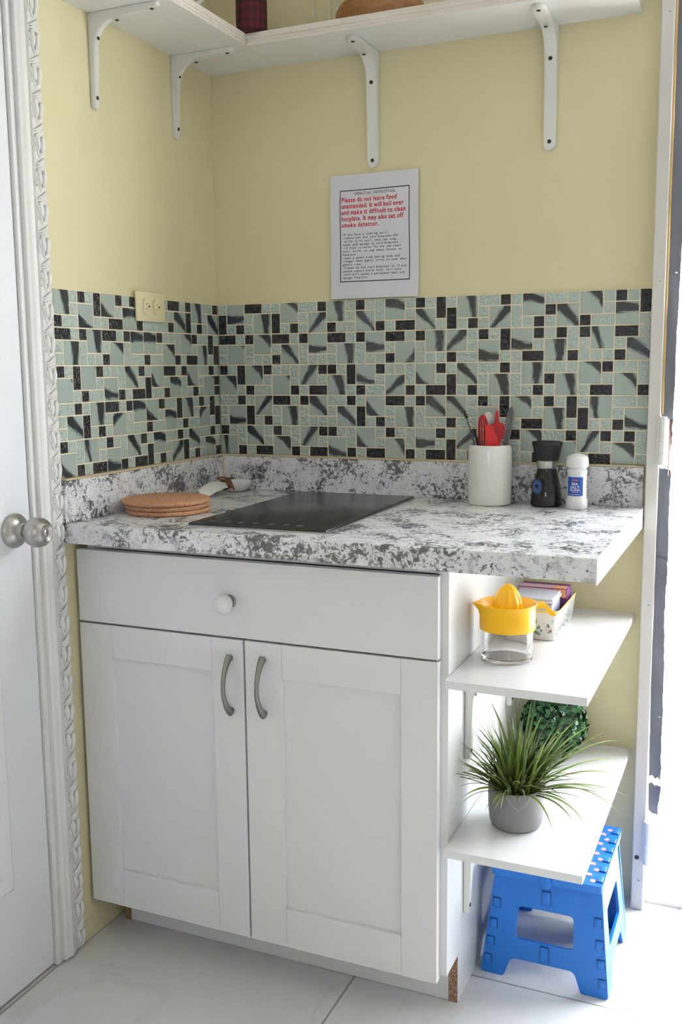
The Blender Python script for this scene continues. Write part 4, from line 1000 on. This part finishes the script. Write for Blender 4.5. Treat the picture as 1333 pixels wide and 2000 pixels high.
for v in bm.verts:
    if v.co.z < S2 + .001: v.co.z = S2 + .001
obj('foliage', bm, BOXW, tpb, recalc=False)

# ------------------------------------------------------------------ blue folding step stool
BLUES = simple('blue_seam', rgb(10, 52, 110), .5)
st = thing('step_stool', 'blue folding plastic step stool under the lower side shelf', 'stool', (.932, -.262, 0))
ZTOP = .232; XA, XB, XTA, XTB = .806, 1.059, .833, 1.036; YA, YTA, YBK, YTB = -.393, -.377, -.133, -.147
bm = bmesh.new(); M = frame((0, 0, ZTOP - .016), (1, 0, 0), (0, 1, 0), (0, 0, 1))
o = fillet([(.826, -.397), (1.0425, -.397), (1.0425, -.134), (.826, -.134)], .012)
plate(bm, o, [], .016, M); bmesh.ops.bevel(bm, geom=[e for e in bm.edges if len(e.link_faces) == 2 and e.calc_face_angle(0) > .9], offset=.004, segments=3, affect='EDGES')
tp_ = obj('top_plate', bm, BLUE, st, True)
bm = bmesh.new()
for ix in range(9):
    for iy in range(11):
        x = .846 + ix * .022 + (.011 if iy % 2 else 0); y = -.380 + iy * .0225
        if x < 1.032: lathe(bm, [(.0062, .0), (.0058, .0012), (0, .0015)], 12, T(x, y, ZTOP))
obj('grip_dots', bm, DOTP, tp_, True)
bm = bmesh.new(); box(bm, .9335, .9350, -.3975, -.1335, ZTOP - .0162, ZTOP + .0004); obj('fold_seam', bm, BLUES, tp_)
bm = bmesh.new(); lathe(bm, [(0, 0), (.0125, 0), (.0125, .004), (.011, .005), (0, .005)], 24, frame((.9345, -.3965, ZTOP - .012), (1, 0, 0), (0, 0, -1), (0, -1, 0))); obj('pivot_cap', bm, BLUE, tp_, True)
def lerp(a, b, t): return a + (b - a) * t
def panel(y0, y1, sgn, name):
    z1 = ZTOP - .017
    bm = bmesh.new()
    up = Vector((0, y1 - y0, z1)).normalized(); L = Vector((0, y1 - y0, z1)).length
    M = frame((0, y0, 0), (1, 0, 0), up, Vector((1, 0, 0)).cross(up) * 1)
    out = fillet([(XA, .0), (.853, .0), (.867, .041), (.992, .041), (1.006, .0), (XB, .0), (XTB + .003, L), (XTA - .003, L)], [.006, .006, .012, .012, .006, .006, .003, .003])
    hole = fillet([(.874, .083), (.9895, .083), (.9875, .151), (.879, .151)], .010)
    plate(bm, out, [hole[::-1]], -.006 * sgn if False else .006, M @ T(0, 0, -.006 if sgn > 0 else 0))
    bmesh.ops.bevel(bm, geom=[e for e in bm.edges if len(e.link_faces) == 2 and e.calc_face_angle(0) > .9], offset=.0012, segments=2, affect='EDGES')
    return obj(name, bm, BLUE, st, True), M
fp, MF = panel(YA + .006, YTA + .006, -1, 'front_panel'); bp, MBk = panel(YBK - .006, YTB - .006, 1, 'back_panel')
def sidep(sx, name):
    z1 = ZTOP - .017; x0 = XB if sx > 0 else XA; x1 = XTB if sx > 0 else XTA
    up = Vector((x1 - x0, 0, z1)).normalized(); L = Vector((x1 - x0, 0, z1)).length; zz = Vector((0, 1, 0)).cross(up)
    M = frame((x0, 0, 0), (0, 1, 0), up, zz); bm = bmesh.new(); a, b = YA + .007, YBK - .007
    out = fillet([(a, .0), (a + .045, .0), (a + .06, .038), (b - .06, .038), (b - .045, 0), (b, .0), (b - .012, L), (a + .010, L)], [.005, .005, .012, .012, .005, .005, .003, .003])
    hole = fillet([(a + .055, .075), (b - .055, .075), (b - .060, .150), (a + .060, .150)], .010)
    plate(bm, out, [hole[::-1]], .006, M @ T(0, 0, -.006 if sx > 0 else 0)); bmesh.ops.bevel(bm, geom=[e for e in bm.edges if len(e.link_faces) == 2 and e.calc_face_angle(0) > .9], offset=.0012, segments=2, affect='EDGES')
    return obj(name, bm, BLUE, st, True), M
rp, MR = sidep(1, 'side_panel'); lp, ML = sidep(-1, 'side_panel')
bm = bmesh.new(); box(bm, -.355, -.175, .158, .208, .0001, .0006, M=MR); sk = obj('printed_label', bm, STICK, rp); sk['label'] = 'pale printed sticker'
bm = bmesh.new(); box(bm, -.35, -.29, .163, .186, .0007, .0009, M=MR); box(bm, -.28, -.18, .17, .175, .0007, .0009, M=MR); box(bm, -.28, -.2, .18, .184, .0007, .0009, M=MR); obj('sticker_print', bm, simple('brown_print', rgb(130, 92, 84), .4), sk)
# hinge knuckles: front corners, middle fold, top edge
def knuckle(M, x, y, w, h, par, off=.006):
    bm = bmesh.new(); box(bm, x - w / 2, x + w / 2, y - h / 2, y + h / 2, -.001, .0036, bev=.0014, M=M @ T(0, 0, off)); box(bm, x - w / 2 - .0012, x + w / 2 + .0012, y - h / 2 - .0012, y + h / 2 + .0012, .0001, .0007, M=M @ T(0, 0, off), mi=1); k = obj('hinge_knuckle', bm, [BLUE, BLUES], par, True)
MFo = MF
for z in (.030, .068, .106, .150):
    for s in (0, 1):
        x = lerp(XA, XTA, z / .215) + .011 if s == 0 else lerp(XB, XTB, z / .215) - .009
        knuckle(MFo, x, z, .013, .017, fp)
knuckle(MFo, .9335, .0625, .016, .03, fp); knuckle(MFo, .9335, .178, .016, .026, fp)
MT = T(0, 0, ZTOP)
for k in range(6): knuckle(MT, 1.0335, -.372 + k * .0425, .013, .020, tp_, 0)

# ------------------------------------------------------------------ light: daylight through the doorway and an added fill window behind the viewpoint
w = bpy.data.worlds.new('daylight'); scene.world = w; w.use_nodes = True
bg = w.node_tree.nodes['Background']; bg.inputs[0].default_value = (0.87, 0.94, 1.03, 1); bg.inputs[1].default_value = 25.0
sun = bpy.data.lights.new('sun', 'SUN'); sun.energy = 170.0; sun.angle = .01; sun.color = (1, .97, .92)
so = bpy.data.objects.new('sun', sun); COL.objects.link(so); so.location = (6, 3, 6); so.rotation_euler = (0, math.radians(32), 0)
def portal(loc, rot, sx, sy):
    l = bpy.data.lights.new('daylight_portal', 'AREA'); l.shape = 'RECTANGLE'; l.size = sx; l.size_y = sy; l.cycles.is_portal = True
    o = bpy.data.objects.new('daylight_portal', l); COL.objects.link(o); o.location = loc; o.rotation_euler = rot
portal(((DOORX0 + DOORX1) / 2, 0.125, 1.05), (-PI / 2, 0, 0), DOORX1 - DOORX0, 2.1)
portal(((WX0 + WX1) / 2, ROOMY - .145, (WZ0 + WZ1) / 2), (PI / 2, 0, 0), WX1 - WX0, WZ1 - WZ0)

# ------------------------------------------------------------------ camera
cam = bpy.data.cameras.new('camera'); co = bpy.data.objects.new('camera', cam); COL.objects.link(co)
R_, U_, F_ = Vector((0.91710841, 0.39851426, -0.00992739)), Vector((-0.04850152, 0.13626652, 0.98948423)), Vector((-0.39567634, 0.90698281, -0.14429972))
co.matrix_world = frame((1.2906, -2.1885, 1.2106), R_, U_, -F_)
cam.sensor_width = 36.0; cam.lens = 1920.42 / 2000 * 36.0; cam.clip_start = .05
scene.camera = co
vs_ = scene.view_settings; scene.display_settings.display_device = 'sRGB'
vs_.view_transform = 'Standard'; vs_.look = 'None'; vs_.gamma = 1.0; vs_.use_curve_mapping = False; vs_.exposure = -0.58
